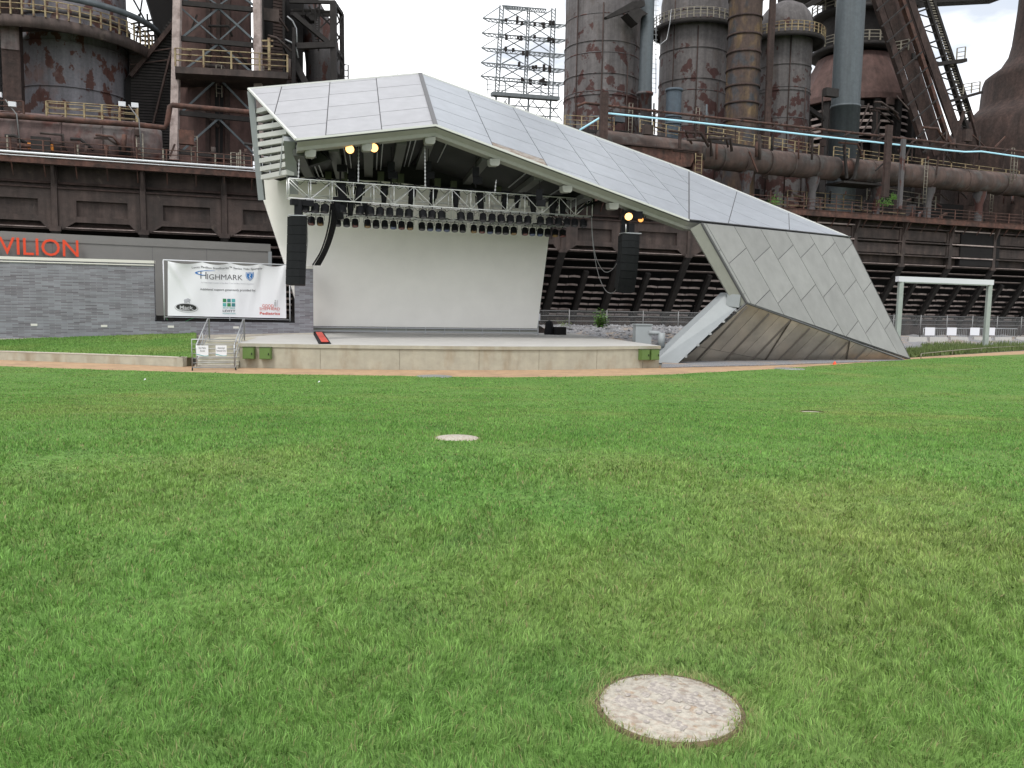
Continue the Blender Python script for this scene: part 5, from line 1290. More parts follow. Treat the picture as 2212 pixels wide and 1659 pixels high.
MB().bar(wp(1723,232/1.808*1.0+90,14), wp(1780,258/1.808+115,14), .5, .5).build('access_bridge', 'darkst', t)
MB().wb(uo(1925,12), uo(1972,12), 11.0, 14, zo(1940,128,12), zo(1940,116,12)).build('side_platform', 'darkst', t)
railing('', '', [wp(1922,116,11), wp(1945,112,11), wp(1962,108,11)], 1.3, 'palerail', parent=t, sp=1.6, r=.06)
t = thing('dark_superstructure', 'blackened furnace top structure filling the upper edge between smokestack and skip bridge', 'furnace top', wp(1900,60,20), TH)
MB().prism([wp(1740,-250,20), wp(2012,-250,20), wp(2005,-10,20), wp(1962,40,20), wp(1930,48,20), wp(1900,-20,20), wp(1745,-20,20)], N_*6).build('hull', 'darkst', t)
MB().prism([wp(1724,28,16), wp(1724,18,16), wp(1775,-10,16), wp(1775,2,16)], N_*1).each('strut', 'darkst', t)
MB().prism([wp(1985,14,15), wp(2025,5,15), wp(2165,-2,15), wp(2165,-30,15), wp(1940,-30,15)], N_*2).build('top_beam', 'darkst', t)
# skip bridge
t = thing('skip_bridge', 'steep brown inclined skip bridge with open truss on its right side', 'skip bridge', wp(2000,320,10), TH)
def inc(x0, x1, v0, w, mt, name, y0=-60, y1=330, s=None, dep=.6):
    a, b = wp(x0, y0, v0), wp(x1, y1, v0); MB().bar(a, b, w, dep, N_).build(name, mt, t)
sl = (1992-1889)/313.
def X(xtop, y): return xtop+sl*y
inc(X(1893,-60), X(1893,330), 10, .9, 'rust', 'chord'); inc(X(1922,-60), X(1922,330), 11.2, 2.3, 'rust', 'side_plate', dep=.15)
inc(X(1948,-60), X(1948,330), 10, .5, 'rustred', 'chord'); inc(X(1968,-60), X(1968,330), 10.6, .9, 'rust', 'side_plate', dep=.15)
inc(1942, 2082, 11.5, 1.5, 'rust', 'side_plate', dep=.2)
inc(1981, 2104, 13, .35, 'darkst', 'chord'); inc(1994, 2123, 13.5, .4, 'darkst', 'chord')
mb = MB()
for k in range(11):
    y = -40+k*34; mb.bar(wp(X(1885,y+30), y+30, 9.4), wp(X(1955,y-18), y-18, 9.4), .16)
    mb.bar(wp(1966+.36*y, y, 12), wp(2013+.33*(y-14), y-14, 13.4), .2); mb.bar(wp(1966+.36*y, y, 12), wp(2013+.33*(y+16), y+16, 13.4), .12)
mb.each('cross_brace', 'darkst', t)
mb = MB()
for k in range(44):
    y = 0+k*5.6; mb.bar(wp(2000+.318*y, y, 13), wp(2014+.33*y, y+1, 13.4), .12)
mb.build('stair_tread', 'palerail', t)
mb = MB(); 
for x in (2083,2095): mb.bar(wp(x, 240, 8), wp(x+(22 if x > 2090 else -28), 320, 8), .3)
mb.each('prop', 'rust', t)
pp_ = MB().bar(wp(2002,142,12.6), wp(2084,131,12.6), .8, .45).build('landing', 'darkst', t); railing('', '', [wp(2066,133,12.5), wp(2084,130,12.5)], 1.7, 'palerail', parent=pp_, sp=1, r=.05)
pp_ = MB().bar(wp(2040,222,12.6), wp(2118,200,12.6), .8, .35).build('landing', 'darkst', t); railing('', '', [wp(2080,204,12.5), wp(2116,198,12.5)], 1.3, 'palerail', parent=pp_, sp=1.5, r=.05)
MB().prism([wp(x, y, 26) for x, y in ((1950,300),(2300,330),(2300,440),(1950,430))], N_*4).build('wall', 'rust', thing('cast_house', 'dark rusted cast house wall behind the foot of the skip bridge', 'building', wp(2100,420,26)))
# far right stack
t, c, r = vessel('flared_stack', 'massive dark flared brown stack at the right edge', 'stack', 2262, 10, 90, -200, 400, 'rust', None, prof=[(84,-260),(92,0),(98,80),(103,107),(118,135),(146,158),(149,170),(152,222),(170,243),(190,256),(205,275),(214,330),(216,400)], zb=ZD)
# ------------------------------------------------------------------ lattice sign tower behind the roof
LV = 30
t = thing('lattice_frame', 'tall open lattice sign frame with six tiers of arms behind the canopy', 'lattice frame', wp(1140,250,LV), TH)
tiers = [(1085,12),(1043,39),(1041,71),(1040,103),(1039,135),(1038,164)]
dz = 3.2
def tx(x, xt, yt): return yt+(x-xt)*.085
mb = MB(); mc = MB()
for i, (xl, yl) in enumerate(tiers):
    xr = 1180 if i == 0 else 1228
    for vv in (LV, LV+2.2):
        a, b = wp(xl, yl, vv), wp(xr, tx(xr, xl, yl), vv); mb.bar(a, b, .13); a2 = wp(xl+14, yl+8, vv); b2 = wp(min(xr, 1208), tx(min(xr,1208), xl, yl)+8, vv); mb.bar(a2, b2, .09); mb.bar(a, a2, .12)
        n = 16
        for k in range(n):
            f0, f1 = k/n, (k+1)/n; p = a2.lerp(b2, f0); q = a.lerp(b, f1*.98+.01); p2 = a2.lerp(b2, f1); mc.bar(p, q, .08); mc.bar(q, p2, .08)
        mc.build('arm_lacing', 'latt', t); mc = MB()
    if i:
        a = wp(xl, yl, LV); mc.bar(a, wp(1082, yl-26, LV), .10); mc.bar(wp(1043, yl, LV), wp(1043,yl,LV+2.2), .1)
mb.each('arm', 'latt', t); mc.each('arm_stay', 'latt', t)
mb = MB(); mc = MB()
for xt, xb in ((1080,1069),(1088,1077),(1139.5,1131),(1144.5,1137),(1192,1184),(1200,1194)):
    for vv in (LV+.2, LV+2): mb.bar(wp(xt, 12 if xt < 1100 else 18, vv), wp(xb, 210, vv), .16)
for (xa, xb) in ((1080,1088),(1139.5,1144.5),(1192,1200)):
    for k in range(26):
        y = 18+k*7.3; s = -(y-15)*.052; mc.bar(wp(xa+s, y, LV+.2), wp(xb+s, y+7, LV+.2), .07)
for (xa, xb) in ((1088,1139),(1145,1192)):
    for k in range(6):
        y = 14+k*31+ (4 if xa > 1100 else 0); s = -(y-15)*.052; mc.bar(wp(xa+s, y+31, LV+1), wp(xb+s, y+4, LV+1), .13); mc.bar(wp(xa+s+2, y+4, LV+1), wp(xb+s-3, y+31, LV+1), .09)
mb.each('mast', 'latt', t); mc.build('mast_lacing', 'latt', t)
MB().bar(wp(1062,203,LV), wp(1206,214,LV), 1.0, .45).build('platform_beam', 'latt', t)
railing('', '', [wp(1052,204,LV-.4), wp(1206,213,LV-.4)], 1.8, 'latt', parent=t, sp=2.4, r=.05)
mb = MB()
for x in (1072,1100,1142,1190):
    mb.bar(wp(x, 205, LV), wp(x-2, 262, LV), .25)
for k in range(5): mb.bar(wp(1060+k*30, 258, LV), wp(1095+k*30, 214, LV), .1); mb.bar(wp(1060+k*30, 218, LV), wp(1095+k*30, 262, LV), .1)
for y in (225,243): mb.bar(wp(1060,y,LV), wp(1206,y+10,LV), .14)
mb.build('base_lattice', 'latt', t)
mb = MB(); rr = random.Random(2)
for i in range(34):
    x = rr.uniform(1090,1200); k = rr.choice(tiers[1:]); y = tx(x, k[0], k[1]); mb.box(wp(x, y+rr.uniform(-3,5), LV-.2), .35, .3, rr.uniform(.3,.8))
mb.each('lamp_stub', 'darkst', t)
# ------------------------------------------------------------------ left side of the plant
t, cT, rT = vessel('storage_drum', 'large round peeling silver tank with rust patches and ring balconies at upper left', 'tank', 174, 14, 108, -90, 290, 'tank2', None, zb=ZD, prof=[(100,-200),(104,0),(107,60),(107,290)], bands=(122,214), bandw=.08)
c2 = wp(128, 600, 14); c2.z = 0; mp = mpp(128, 14)
ring_walk(t, V((cT.x-1.5, cT.y-.3, 0)), rT*.9, 196*mp, zo(60, 48, 8.0), 'yellow', 1.3, a0=math.pi*1.0, a1=math.pi*2.05, sp=2.6, th=.9, n=34, lip='panel')
MB().lathe(V((cT.x-1.0, cT.y, 0)), [(190*mp, zo(140,2,8)+.0), (196*mp, zo(140,2,8)), (196*mp, zo(140,2,8)-.45), (190*mp, zo(140,2,8)-.45)], 48).build('upper_ring_beam', 'greypipe', t)
MB().lathe(cT, [(rT*.99, zo(174,55,14)), (rT*1.03, zo(174,58,14)), (rT*1.03, zo(174,66,14)), (rT, zo(174,68,14))], 40).each('ring_band', 'stove2', t)
t = thing('long_drum', 'long pinkish rusted horizontal drum lying on the left trestle deck', 'drum', Wf(uo(180,4),4,15), TH)
u0, u1 = uo(-220,3.5), uo(358,3.5); zc_ = ZD+1.95
MB().tube([Wf(u0,3.5,zc_), Wf(u1-1.2,3.5,zc_), Wf(u1-.5,3.5,zc_), Wf(u1,3.5,zc_)], [1.9,1.9,1.75,1.35], 24).build('shell', 'pinkshell', t)
mb = MB(); 
for px in (60,150,235,300): u = uo(px,3.5); mb.tube([Wf(u-.07,3.5,zc_), Wf(u+.07,3.5,zc_)], 1.97, 24)
mb.each('ring_band', 'pinkshell', t)
MB().wb(uo(265,1.5), uo(290,1.5), 1.4, 1.8, ZD+.9, ZD+1.5).build('hatch', 'black', t)
mb = MB(); P = [(-60,243),(0,249),(180,262),(300,270),(356,276),(362,262),(367,230),(372,227),(460,235),(545,243),(570,246)]
mb.tube([wp(x, y, 1.5) for x, y in P], .21, 8); o = mb.build('rusty_pipe', 'rustred'); tag(o, 'rusty brown pipe with an upward step running across the left furnaces', 'pipe')
t = railing('low_platform', 'small yellow railed platform at the foot of the silver tank', [wp(101,257,2.2), wp(183,262,2.2), wp(260,267,2.2), wp(298,271,2.2)], 1.35, 'yellow', None, 3, 1.6, .04, .55)
railing('', '', [wp(104,256,3.6), wp(295,270,3.6)], 1.2, 'yellow', parent=t, sp=1.2)
t = railing('low_platform', 'rusty brown railed platform at the far left edge', [wp(-80,250,2.2), wp(52,254,2.2)], 1.2, 'rustred', None, 3, 1.6, .05, .5)
MB().wb(uo(-90,14), uo(30,14), 12, 20, 12, zo(0,-240,14)).build('side_shaft', 'darkst', thing('dark_shaft', 'dark tall shaft wall at the upper left corner', 'building', Wf(uo(-30,14),14,12), TH))
t = thing('square_duct', 'pale brown square duct left of the silver tank', 'duct', Wf(uo(45,8),8,12), TH); MB().wb(uo(27,8), uo(66,8), 7.5, 9, ZD, zo(45,-240,8)).build('casing', 'rust', t); MB().wb(uo(27,8)+.01, uo(66,8)-.01, 7.4, 7.49, zo(45,113,8), zo(45,56,8)).build('pale_panel', 'pinkshell', t)
MB().box(wp(88,318,1), 1.7, .3, .5, TH+.0).build('orange_trough', 'amber', thing('orange_trough', 'small orange trough on the trestle at the left edge', 'trough', wp(88,318,1)))
# dark inclined siding building between tank and tower
t = thing('dark_siding_house', 'black horizontally sided inclined gallery between silver tank and brown tower', 'gallery', Wf(uo(335,12),12,ZD), TH)
poly = [(270,360),(270,170),(300,142),(330,110),(352,60),(398,0),(398,-240),(455,-240),(455,360)]
MB().prism([wp(x, y, 12) for x, y in poly], N_*5).build('wall', 'black', t)
mb = MB(); y = 30
while y < 345:
    xl = float(np.interp(y, [0,60,110,142,170,345], [400,354,332,300,283,283])); a, b = wp(xl, y, 11.9), wp(396, y+6, 11.9); mb.bar(a, b, .06, .16); y += 6.2
mb.build('siding_ridge', 'darkst', t)
MB().bar(wp(282,165,11.6), wp(400,20,11.6), .5, .35).bar(wp(318,320,11.5), wp(370,110,11.5), .16).bar(wp(285,118,11.5), wp(372,104,11.5), .1).bar(wp(280,140,11.6), wp(388,126,11.6), .1).each('brace', 'rust', t)
t = thing('charging_gear', 'black jagged hoist machinery against the sky right of the silver tank', 'machinery', wp(350,60,14), TH)
MB().prism([wp(x, y, 13.5) for x, y in ((300,-240),(300,-60),(318,0),(325,24),(332,48),(330,60),(341,84),(340,118),(398,118),(398,-240))], N_*3).build('hull', 'black', t)
mb = MB()
for k in range(7): mb.bar(wp(282+k*5, 52+k*9, 15), wp(345, 40+k*12, 15), .14)
for x in (300,318,332): mb.bar(wp(x, 30, 15), wp(x+4, 112, 15), .12)
mb.build('lattice', 'darkst', t)
for x in (1,):
    MB().bar(wp(307,0,15), wp(290,120,15), .1).bar(wp(283,-10,15), wp(322,60,15), .14).each('stay', 'darkst', t)
# brown tower with bracing
t = thing('braced_tower', 'brown riveted furnace tower inside a grey braced steel frame, left of the canopy', 'tower', Wf(uo(470,10),10,ZD), TH)
c = wp(472, 600, 12); c.z = 0; mp = mpp(472, 12)
MB().lathe(c, [(74*mp, zo(472,-260,12)), (74*mp, ZD)], 40).build('shell', 'conerust', t)
mb = MB()
for px in (452,474,494): 
    mb.bar(wp(px, -240, 8.7), wp(px-3, 345, 8.7), .35, .25)
mb.each('riveted_strip', 'rust', t)
zz = wp(473,190,8.5); MB().prism([wp(464,200,8.55), wp(483,200,8.55), wp(481,345,8.55), wp(466,345,8.55)], N_*.1).prism([wp(467,185,8.5), wp(479,185,8.5), wp(480,198,8.5), wp(466,198,8.5)], N_*.1).each('slot', 'black', t)
mb = MB()
for xt, xb in ((389,376),(553,560)): mb.bar(wp(xt, -240, 7), wp(xb, 345, 7), .65, .45)
mb.each('column', 'slat', t)
mb = MB(); lv = [-52,8,85,158,246,330]
for y in lv[1:]: mb.bar(wp(388, y-2, 7.1), wp(556, y+14, 7.1), .3, .4)
mb.each('cross_beam', 'darkst', t)
mb = MB()
for k in range(len(lv)-1):
    a, b = lv[k], lv[k+1]; m_ = (a+6)
    mb.bar(wp(472, m_+4, 7.2), wp(386, b+2, 7.2), .17); mb.bar(wp(472, m_+4, 7.2), wp(555, b+8, 7.2), .17)
    if k < 2: mb.bar(wp(392, m_+4, 7.25), wp(472, b+4, 7.25), .12); mb.bar(wp(552, m_+4, 7.25), wp(472, b+4, 7.25), .12)
mb.each('diagonal_brace', 'greypipe', t)
pf_ = MB().prism([wp(378,143,4.6), wp(622,156,4.6), wp(622,170,4.6), wp(378,157,4.6)], N_*5).build('platform', 'panel', t)
railing('', '', [wp(379,143,4.7), wp(500,149.5,4.7), wp(621,156,4.7)], 1.45, 'yellow', parent=pf_, sp=1.9, r=.05)
railing('', '', [wp(379,141,9.5), wp(500,147,9.5)], 1.35, 'yellow', parent=pf_, sp=1.9, r=.05)
MB().bar(wp(582,152,5), wp(581,82,5), .2).bar(wp(565,88,5), wp(590,88,5), .12).bar(wp(566,100,5), wp(590,100,5), .12).each('davit', 'yellow', t)
# ladder tower and black dome to its right
t = thing('stair_shaft', 'dark louvred stair shaft behind the yellow railed platform', 'shaft', Wf(uo(600,11),11,ZD), TH)
MB().prism([wp(x, y, 11) for x, y in ((556,-240),(655,-240),(655,40),(655,215),(640,320),(556,320))], N_*5).build('wall', 'black', t)
mb = MB(); y = -10
while y < 200: mb.bar(wp(562 if y > 100 else 590, y, 10.8), wp(642 if y > 130 else 612, y+4, 10.8), .1, .22); y += 7
mb.build('louvre', 'rust', t)
MB().bar(wp(566,0,10.6), wp(567,100,10.6), .3).bar(wp(618,100,10.2), wp(676,215,10.2), .8, .6).bar(wp(610,175,10), wp(672,215,10), .4).bar(wp(613,-10,10.6), wp(614,180,10.6), .2).each('frame_bar', 'darkst', t)
pl_ = [wp(618+ 2, 35, 9.5), wp(632,45,9.5), wp(640,62,9.5), wp(642,110,9.5)]; MB().tube(pl_, .08, 6).tube([wp(615,85,9.5), wp(630,92,9.5), wp(640,104,9.5), wp(644,125,9.5)], .08, 6).each('safety_hoop', 'galv', t)
t = thing('elbow_pipe', 'huge elbow gas pipe bending down behind the canopy left peak', 'pipe', wp(680,200,13))
MB().tube([wp(x, y, 14) for x, y in ((585,-110),(615,-60),(640,-10),(662,28),(682,62),(694,100),(698,140),(699,230))], [36*mpp(690,14)]*8, 28).build('upper_shell', 'stove2', t)
MB().tube([wp(x, y, 13.8) for x, y in ((575,-120),(608,-62),(628,-22),(641,18))], [50*mpp(640,14), 48*mpp(640,14), 47*mpp(640,14), 36.6*mpp(640,14)], 28).build('black_sleeve', 'darkst', t)
MB().tube([wp(690,99,14), wp(691,103,14)], 38*mpp(690,14), 28).each('ring_band', 'rust', t)
t = thing('scaffold_frame', 'dark open steel frame around the elbow pipe against the sky', 'steel frame', wp(725,190,10), TH)
mb = MB()
for xt, xb, y0, y1, v, w in ((720,722,4,200,9.5,.55),(738,740,30,200,12,.4),(636,634,60,190,9.5,.3)): mb.bar(wp(xt, y0, v), wp(xb, y1, v), w)
mb.bar(wp(625,3,9.5), wp(722,5,9.5), .3); mb.bar(wp(628,22,10.5), wp(720,25,10.5), .16); mb.bar(wp(628,30,10.5), wp(722,32,10.5), .3); mb.bar(wp(720,4,9.5), wp(738,31,12), .35)
mb.bar(wp(634,30,9.5), wp(722,103,9.5), .4); mb.bar(wp(722,103,9.5), wp(738,125,12), .35); mb.bar(wp(640,100,9.4), wp(722,97,9.4), .5)
mb.bar(wp(737,172,10), wp(765,200,10), .5)
mb.each('frame_bar', 'darkst', t)
mb = MB()
for a, b in (((722,32),(692,60)),((692,32),(722,62)),((662,35),(690,15)),((722,62),(740,35)),((722,62),(740,95)),((722,100),(740,66)),((722,103),(740,140)),((722,145),(740,108)),((722,145),(740,180)),((722,185),(740,150)),((722,8),(737,60)),((668,14),(676,30)),((655,4),(655,30)),((690,4),(688,110)),((681,4),(681,80))): mb.bar(wp(*a,10), wp(*b,10), .13)
for k in range(16): mb.bar(wp(681,30+k*5,10), wp(689,30+k*5,10), .07)
mb.bar(wp(634,20,10), wp(700,22,10), .12); mb.prism([wp(660,30,10), wp(690,30,10), wp(684,44,10), wp(672,44,10)], N_*1); 
mb.each('brace', 'darkst', t)
MB().tube([wp(744,140,10), wp(752,140,10), wp(752,182,10)], .07, 5).tube([wp(745,152,10), wp(752,152,10)], .05, 5).tube([wp(745,165,10), wp(752,165,10)], .05, 5).build('cage', 'darkst', t)
o = MB().tube([dY(806,-60,75), dY(859,163,54)], .018, 5).build('guy_wire', 'wire'); tag(o, 'thin straight wire crossing the white sky above the canopy', 'wire')
# extra detail pipes / boxes low behind the gas main
t = thing('pump_gear', 'dark machinery and pipe stubs on the deck beneath the gas main', 'machinery', Wf(uo(1900,8),8,ZD), TH)
rr = random.Random(11)
for k in range(26):
    u = rr.uniform(uo(1600,8), uo(2300,8)); w = rr.uniform(.4,1.6); h = rr.uniform(.8,3.4); v = rr.uniform(6.5,11)
    if k % 3: MB().wb(u, u+w, v, v+1, ZD, ZD+h).build('casing', rr.choice(['rust','darkst','panel','stove2']), t)
    else: MB().tube([Wf(u,v,ZD), Wf(u,v,ZD+h), Wf(u+w,v,ZD+h+.3)], rr.uniform(.12,.3), 10).build('pipe_stub', rr.choice(['rust','stove2','rustred']), t)
MB().wb(uo(1500,13), uo(2400,13), 12.5, 13, ZD, ZD+4).build('back_wall', 'black', t)
# little plants on the deck
for k, (px, py, s) in enumerate(((1661+12,444,.9),(1913,446,1.0),(1930,432,.5))):
    p = wp(px, py, -.3); t = thing('deck_weed', ('leafy green weed on the walkway just right of the canopy roof','green weed on the walkway right of the tall posts','small weed sprig near the far right walkway')[k], 'plant', p, group='weeds on the trestle deck')
    mb = MB(); rr = random.Random(k)
    for i in range(260):
        q = p+V((rr.gauss(0,.35*s), rr.gauss(0,.3*s), abs(rr.gauss(0,.5*s)))); a = rr.random()*6.28; w = .09; mb.add([q, q+V((w*math.cos(a), w*math.sin(a), .05)), q+V((w*math.cos(a)*.3, w*math.sin(a), .14))], [(0,1,2)])
    mb.build('leaves', 'leafy', t); MB().tube([p-Z_*.2, p+Z_*.5*s], .02, 5).build('stem', 'stem', t)
# denser small pipework, ladders and braces between the vessels
def pipework(name, lab, x0, x1, y0, y1, v0, v1, n, seed, mts):
    t = thing(name, lab, 'pipework', wp((x0+x1)/2, y1, v0)); rr = random.Random(seed)
    for i in range(n):
        x = rr.uniform(x0, x1); y = rr.uniform(y0, y1); v = rr.uniform(v0, v1); mt = rr.choice(mts); k = rr.random()
        if k < .35: MB().tube([wp(x, y, v), wp(x-rr.uniform(0,2), min(y1, y+rr.uniform(30,110)), v)], rr.uniform(.06,.2), 6).build('pipe', mt, t)
        elif k < .6: MB().tube([wp(x, y, v), wp(x+rr.uniform(14,50), y+rr.uniform(0,5), v), wp(x+rr.uniform(50,52), y+rr.uniform(15,40), v)], rr.uniform(.06,.16), 6).build('pipe', mt, t)
        elif k < .75: MB().bar(wp(x, y, v), wp(x+rr.uniform(-30,30), y+rr.uniform(20,50), v), .14).build('brace', mt, t)
        elif k < .88: MB().box(wp(x, y, v), rr.uniform(.4,1.3), rr.uniform(.3,.8), rr.uniform(.4,1.6), TH).build('casing', mt, t)
        else:
            h = rr.uniform(2.5, 6); p = wp(x, y, v); mb = MB(); mb.tube([p, p-Z_*h], .04, 4); mb.tube([p+E_*.45, p+E_*.45-Z_*h], .04, 4); z = 0
            while z < h: mb.tube([p-Z_*z, p-Z_*z+E_*.45], .022, 4); z += .4
            mb.build('ladder', 'palerail', t)
pipework('deck_pipework', 'tangle of small rusty pipes along the deck above the left trestle edge', 0, 540, 285, 335, .4, 1.2, 26, 21, ['rust','panel','rustred','darkst'])
pipework('stove_pipework', 'small pipes and ladders fixed in front of the leftmost right stoves', 1215, 1540, 215, 290, 7, 10.5, 22, 22, ['rust','stove2','darkst','greypipe'])
pipework('furnace_pipework', 'dark small pipes and braces around the louvred furnace base', 1700, 1960, 180, 330, 9, 15, 26, 23, ['rust','darkst','panel'])
pipework('gantry_pipework', 'thin rusty pipes and brackets between the light tube and the gas main', 1320, 2200, 275, 345, -.3, .6, 34, 24, ['rust','rustred','darkst','panel'])
pipework('underpipe_clutter', 'dark rusty clutter beneath the gas main on the right deck', 1560, 2210, 385, 440, 3.2, 6, 30, 25, ['rust','stove2','darkst','panel'])
pipework('tower_pipework', 'thin dark pipes on the brown tower and stair shaft at left', 395, 640, 20, 300, 7.6, 8.3, 18, 26, ['rust','darkst','panel'])
for root, c0, r0, zz in ((tA, cA_, rA, (26,30,34,38,42,46)), (tB, cB_, rB, (24,28,36,40)), (tC, cC_, rC, (22,25.5,29,36))):
    mb = MB()
    for k, z in enumerate(zz):
        mb.lathe(c0, [(r0+.005, z-.05), (r0+.03, z-.05), (r0+.03, z+.05), (r0+.005, z+.05)], 40)
    mb.each('plate_seam', 'stove2', root)
    mb = MB()
    for k in range(3):
        a_ = math.pi*(1.25+.22*k); p_ = c0+V(((r0+.12)*math.cos(a_), (r0+.12)*math.sin(a_), 13)); mb.tube([p_, p_+Z_*(28-6*k)], .07, 5)
    mb.each('drain_pipe', 'rust', root)
# ------------------------------------------------------------------ between stage and trestle
mb = MB(); nu, nvv = 120, 14; vs = []
for i in range(nu):
    u = uo(1080)+(uo(2400)-uo(1080))*i/(nu-1)
    for j in range(nvv):
        f = j/(nvv-1); v = -18+14*f; base = 1.25*min(1, f*2.2)*(1 if f < .8 else 1)
        px_f = 1.0 if u < uo(1620) else .45
        vs.append(Wf(u, v, base*px_f+(.28*noise.noise(V((u*.5, v*.6, 2)))+.12*noise.noise(V((u*2, v*2, 5))))*min(1, f*4)))
mb.add(vs, [(i*nvv+j, (i+1)*nvv+j, (i+1)*nvv+j+1, i*nvv+j+1) for i in range(nu-1) for j in range(nvv-1)], True); struct(mb.build('gravel_bank', 'gravel'), label='bank of grey gravel between the stage and the trestle')
st_v = []; st_f = []; rr = random.Random(4)
for q in range(2600):
    u = rr.uniform(uo(1080), uo(1640)); f = rr.random(); v = -18+14*f; z = 1.25*min(1, f*2.2)+(.28*noise.noise(V((u*.5, v*.6, 2)))+.12*noise.noise(V((u*2, v*2, 5))))*min(1, f*4)
    p = Wf(u, v, z); s = rr.uniform(.07,.22); o = len(st_v)
    for dx, dy, dz_ in ((1,0,0),(0,1,0),(-1,0,0),(0,-1,0),(0,0,1),(0,0,-1)): st_v.append(p+V((dx,dy,dz_*.8))*s*rr.uniform(.6,1.2))
    for f_ in ((0,1,4),(1,2,4),(2,3,4),(3,0,4),(1,0,5),(2,1,5),(3,2,5),(0,3,5)): st_f.append([k+o for k in f_])
mb = MB(); mb.add(st_v, st_f); o = mb.build('gravel_stones', 'stone'); tag(o, 'loose grey stones covering the bank behind the stage', 'stones'); o['kind'] = 'stuff'
AP = [gz(1180,742,.01), gz(1440,790,.01), gz(1700,748,.01), gz(1180,735,.01)]
mb = MB(); mb.add([gz(1290,772,.015)+V((0,0,0)), gz(1500,776,.015), gz(1640,742,.015), gz(1250,738,.015)], [(0,1,2,3)]); struct(mb.build('asphalt_pad', 'asphalt'), label='dark asphalt strip beside the stage end')
# chain link fence
FVv = -7.5; zt2 = 2.62
t = thing('chain_link_fence', 'grey chain link fence in front of the slatted base', 'fence', Wf(uo(1400,FVv),FVv,.8), TH)
ua, ub2 = uo(1090, FVv), uo(2400, FVv)
mb = MB(); mb.add([Wf(ua,FVv,.5), Wf(ub2,FVv,.5), Wf(ub2,FVv,zt2), Wf(ua,FVv,zt2)], [(0,1,2,3)]); mb.build('mesh_panel', 'link', t)
mb = MB()
for z in (zt2, zt2-.42, zt2-.85): mb.tube([Wf(ua,FVv,z), Wf(ub2,FVv,z)], .03, 5)
mb.each('rail', 'wire', t)
u = uo(1146-0, FVv)
stp = uo(1312-0,FVv)-uo(1228,FVv)
k = 0
while u < ub2: MB().tube([Wf(u,FVv,.4), Wf(u,FVv,zt2+.12)], .055, 6).build('post', 'wire', t); u += stp*.97
# shrub
p = wp(1296, 725, -10); p.z = 1.0
t = thing('shrub', 'bright green leafy shrub growing on the gravel bank by the fence', 'shrub', p)
mb = MB(); ms = MB(); rr = random.Random(8)
for b in range(16):
    a = rr.random()*6.28; h = rr.uniform(.8,1.75); q = p+V((.45*math.cos(a), .4*math.sin(a), h)); ms.tube([p, (p+q)/2+V((rr.uniform(-.1,.1),0,.1)), q], .018, 4)
    for i in range(70):
        f = rr.uniform(.15,1.05); c_ = p.lerp(q, f)+V((rr.gauss(0,.15), rr.gauss(0,.15), rr.gauss(0,.12))); a2 = rr.random()*6.28; w = rr.uniform(.06,.11); e1 = V((math.cos(a2), math.sin(a2), rr.uniform(-.4,.4)))*w; e2 = V((-math.sin(a2), math.cos(a2), rr.uniform(-.6,.6)))*w*.5
        mb.add([c_-e1, c_+e2, c_+e1, c_-e2], [(0,1,2,3)])
mb.build('foliage', 'leafy', t); ms.build('stems', 'stem', t)
p = wp(1217, 716, -10); p.z = 1.1; t = thing('small_weed', 'small dull weed left of the shrub on the gravel bank', 'plant', p); mb = MB()
for i in range(120):
    c_ = p+V((rr.gauss(0,.3), rr.gauss(0,.2), abs(rr.gauss(0,.35)))); a2 = rr.random()*6.28; w = .07; mb.add([c_, c_+V((w*math.cos(a2), w*math.sin(a2), .04)), c_+V((0,w,.1))], [(0,1,2)])
mb.build('leaves', 'weed', t)
# ------------------------------------------------------------------ right: portal frame, barriers, weeds
qa, qb = dY(1938,740,66.5), dY(2128,750,70.5); qa.z = qb.z = 0
ztf = dY(1943,597,66.5).z
t = thing('portal_frame', 'tall white topped green steel portal frame standing like a goal at the right', 'portal', qa)
e_ = (qb-qa).normalized()
for q in (qa, qb):
    MB().bar(q, q+Z_*(ztf-.42), .34, .34).build('post', 'greenst', t)
MB().ob(qa-e_*.35+V((0,-.2,ztf-.42)), (qb-qa)+e_*.7, V((-.1,.4,0)), Z_*.42).build('beam', 'whitep', t)
MB().ob(qa+e_*.3+V((0,-.17,ztf-.50)), (qb-qa)-e_*.6, V((-.08,.34,0)), Z_*.078).build('beam_soffit', 'greenst', t)
for k, (x0, x1, sx) in enumerate(((1993,2046,2009),(2046,2090,2056),(2090,2136,2106),(2136,2195,2139.5))):
    Yb = 79+k*1.5; a = dY(x0, 740, Yb); b = dY(x1, 740, Yb+1.4); a.z = b.z = .0; e2 = (b-a)
    t = thing('event_barrier', '%s grey barrier panel in the row behind the portal frame' % ('leftmost','second','third','rightmost')[k], 'barrier', a, group='barriers behind the portal frame')
    MB().tube([a+Z_*.1, a+Z_*1.5, b+Z_*1.5, b+Z_*.1], .05, 6).build('frame', 'galv', t)
    mb = MB(); 
    for i in range(1, 12): mb.bar(a.lerp(b, i/12)+Z_*.15, a.lerp(b, i/12)+Z_*1.5, .03)
    mb.each('bars', 'galv', t); mb = MB(); mb.ob(a.lerp(b, .0)+Z_*.15, e2*.15+V((0,0,0)), V((0,.2,0)), Z_*.02); mb.build('foot', 'galv', t)
    s = dY(sx, 713, Yb-.3); s.z = 1.22
    tt = thing('white_notice', 'white notice hung on the %s barrier behind the portal frame' % ('leftmost','second','third','rightmost')[k], 'notice', s, group='white notices on the far barriers'); MB().box(s, 1.1, .03, .75, .25).build('sheet', 'white', tt); MB().tube([s+V((-.3,.05,.35)), s+V((-.3,.15,.5))], .01, 4).build('tie', 'wire', tt)
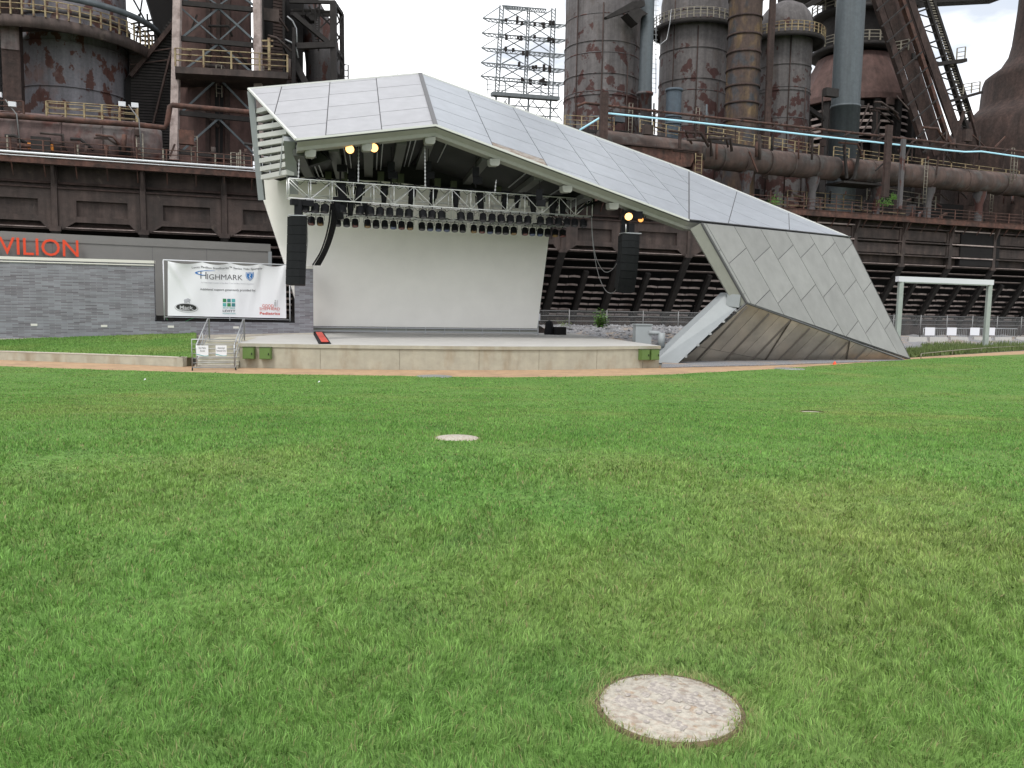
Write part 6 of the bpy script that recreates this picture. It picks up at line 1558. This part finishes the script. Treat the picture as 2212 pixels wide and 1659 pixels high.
for k, px in enumerate((1985,2030,2075,2125,2170,2215)):
    q = dY(px, 735, 76+k*1.2); q.z = 0
    tt = thing('concrete_block', '%s low concrete barrier block behind the weeds at right' % ('first','second','third','fourth','fifth','sixth')[k], 'barrier block', q, .3, 'low concrete blocks at the right'); MB().prism([q+V((-1.0,-.25,0)), q+V((-1.0,.25,0)), q+V((-1.0,.1,.75)), q+V((-1.0,-.1,.75))], V((1.95,.55,0))).build('block', 'conc2', tt); MB().box(q+V((0,.25,.78)), .12, .1, .08).build('lifting_eye', 'galv', tt)
wp_ = [gz(1962,773,.0), gz(2212,757,0), gz(2420,742,0)]
vs = []; fs = []; tn = []
for i in range(15000):
    f = rr.random(); x = 1958+f*(2450-1958); ylo = 773-(x-1962)*.065; yhi = ylo-22 if x > 1990 else ylo-10
    y = rr.uniform(yhi, ylo); p = gz(x, y, 0); h = rr.uniform(.15, .55)*(1+.6*noise.noise(V((p.x*.5, p.y*.5, 0)))); a = rr.random()*6.28; w = .05; o = len(vs)
    vs += [p+V((-w*math.cos(a), -w*math.sin(a), 0)), p+V((w*math.cos(a), w*math.sin(a), 0)), p+V((rr.uniform(-.15,.15), rr.uniform(-.15,.15), h))]; fs.append((o, o+1, o+2))
mb = MB(); mb.add(vs, fs); o = mb.build('weeds', 'weed'); tag(o, 'strip of tall weeds and wild grass beyond the path at right', 'weeds'); o['kind'] = 'stuff'
wr = [gz(1990,764,.35), gz(2058,757,.35), gz(2120,752,.35), gz(2212,747,.35)]
t = thing('low_rail', 'thin pale low rail running through the weeds at right', 'rail', wr[0]); MB().tube(wr, .028, 6).each('rail', 'palerail', t)
for q in wr: MB().tube([V((q.x,q.y,0)), q], .03, 5).build('post', 'palerail', t)
o = MB().lathe(gz(1803,788,.0), [(.12,.0),(.10,.05),(.04,.18),(0,.19)], 12).build('marker_cone', 'orange'); tag(o, 'tiny orange marker on the path edge below the canopy', 'marker')
for x, y, lab in ((689,827,'small white scrap lying on the lawn left of the middle'),(313,822,'tiny pale litter scrap on the far left lawn'),(773,933,'pale dry leaf scrap on the mid lawn')):
    z = float(lawn_z(0, gz(x, y, .3).y)); p = gz(x, y, z+.05); mb = MB(); s = .045; mb.add([p+V((-s,0,0)), p+V((0,-s,.03)), p+V((s,0,.05)), p+V((0,s,.02)), p+V((0,0,.08))], [(0,1,4),(1,2,4),(2,3,4),(3,0,4)]); o = mb.build('litter_scrap', 'white'); tag(o, lab, 'litter', 'scraps on the lawn')
for pxa, pya, lab in ((938,813.6,'flat grey cover plate on the path in front of the stage middle'),(1706,797,'flat grey cover plate on the path below the canopy foot')):
    p = gz(pxa, pya, .02); mb = MB(); mb.lathe(p, [(0,.02),(.75,.02),(.78,.0)], 24); o = mb.build('cover_plate', 'galv'); tag(o, lab, 'cover plate', 'grey plates on the path')
# lamp heads on thin arms at the left, seen against the dark plant
for k, (px, py) in enumerate(((20,388/1.0),(497,410))):
    pass
for k, (xr, yr) in enumerate(((45,860),(1110,905))):
    p = wp(xr/2.212/1.808, yr/2.212/1.808, .5); t = thing('work_light', ('pale floodlight pair on a pole at the far left','pale floodlight pair right of the silver tank')[k], 'work light', p, group='pale work lights on the trestle')
    for dx in (-.45,.45): MB().box(p+E_*dx+Z_*(-.3*(k == 0)*dx/.45), .5, .3, .35, TH).build('lamp_head', 'whitep', t)
    MB().tube([p, p+E_*.7-Z_*1.0, V((*(p+E_*.9).xy, ZD))], .05, 5).build('pole', 'wire', t)
for t_ in (): pass
print('objects', len(bpy.data.objects))
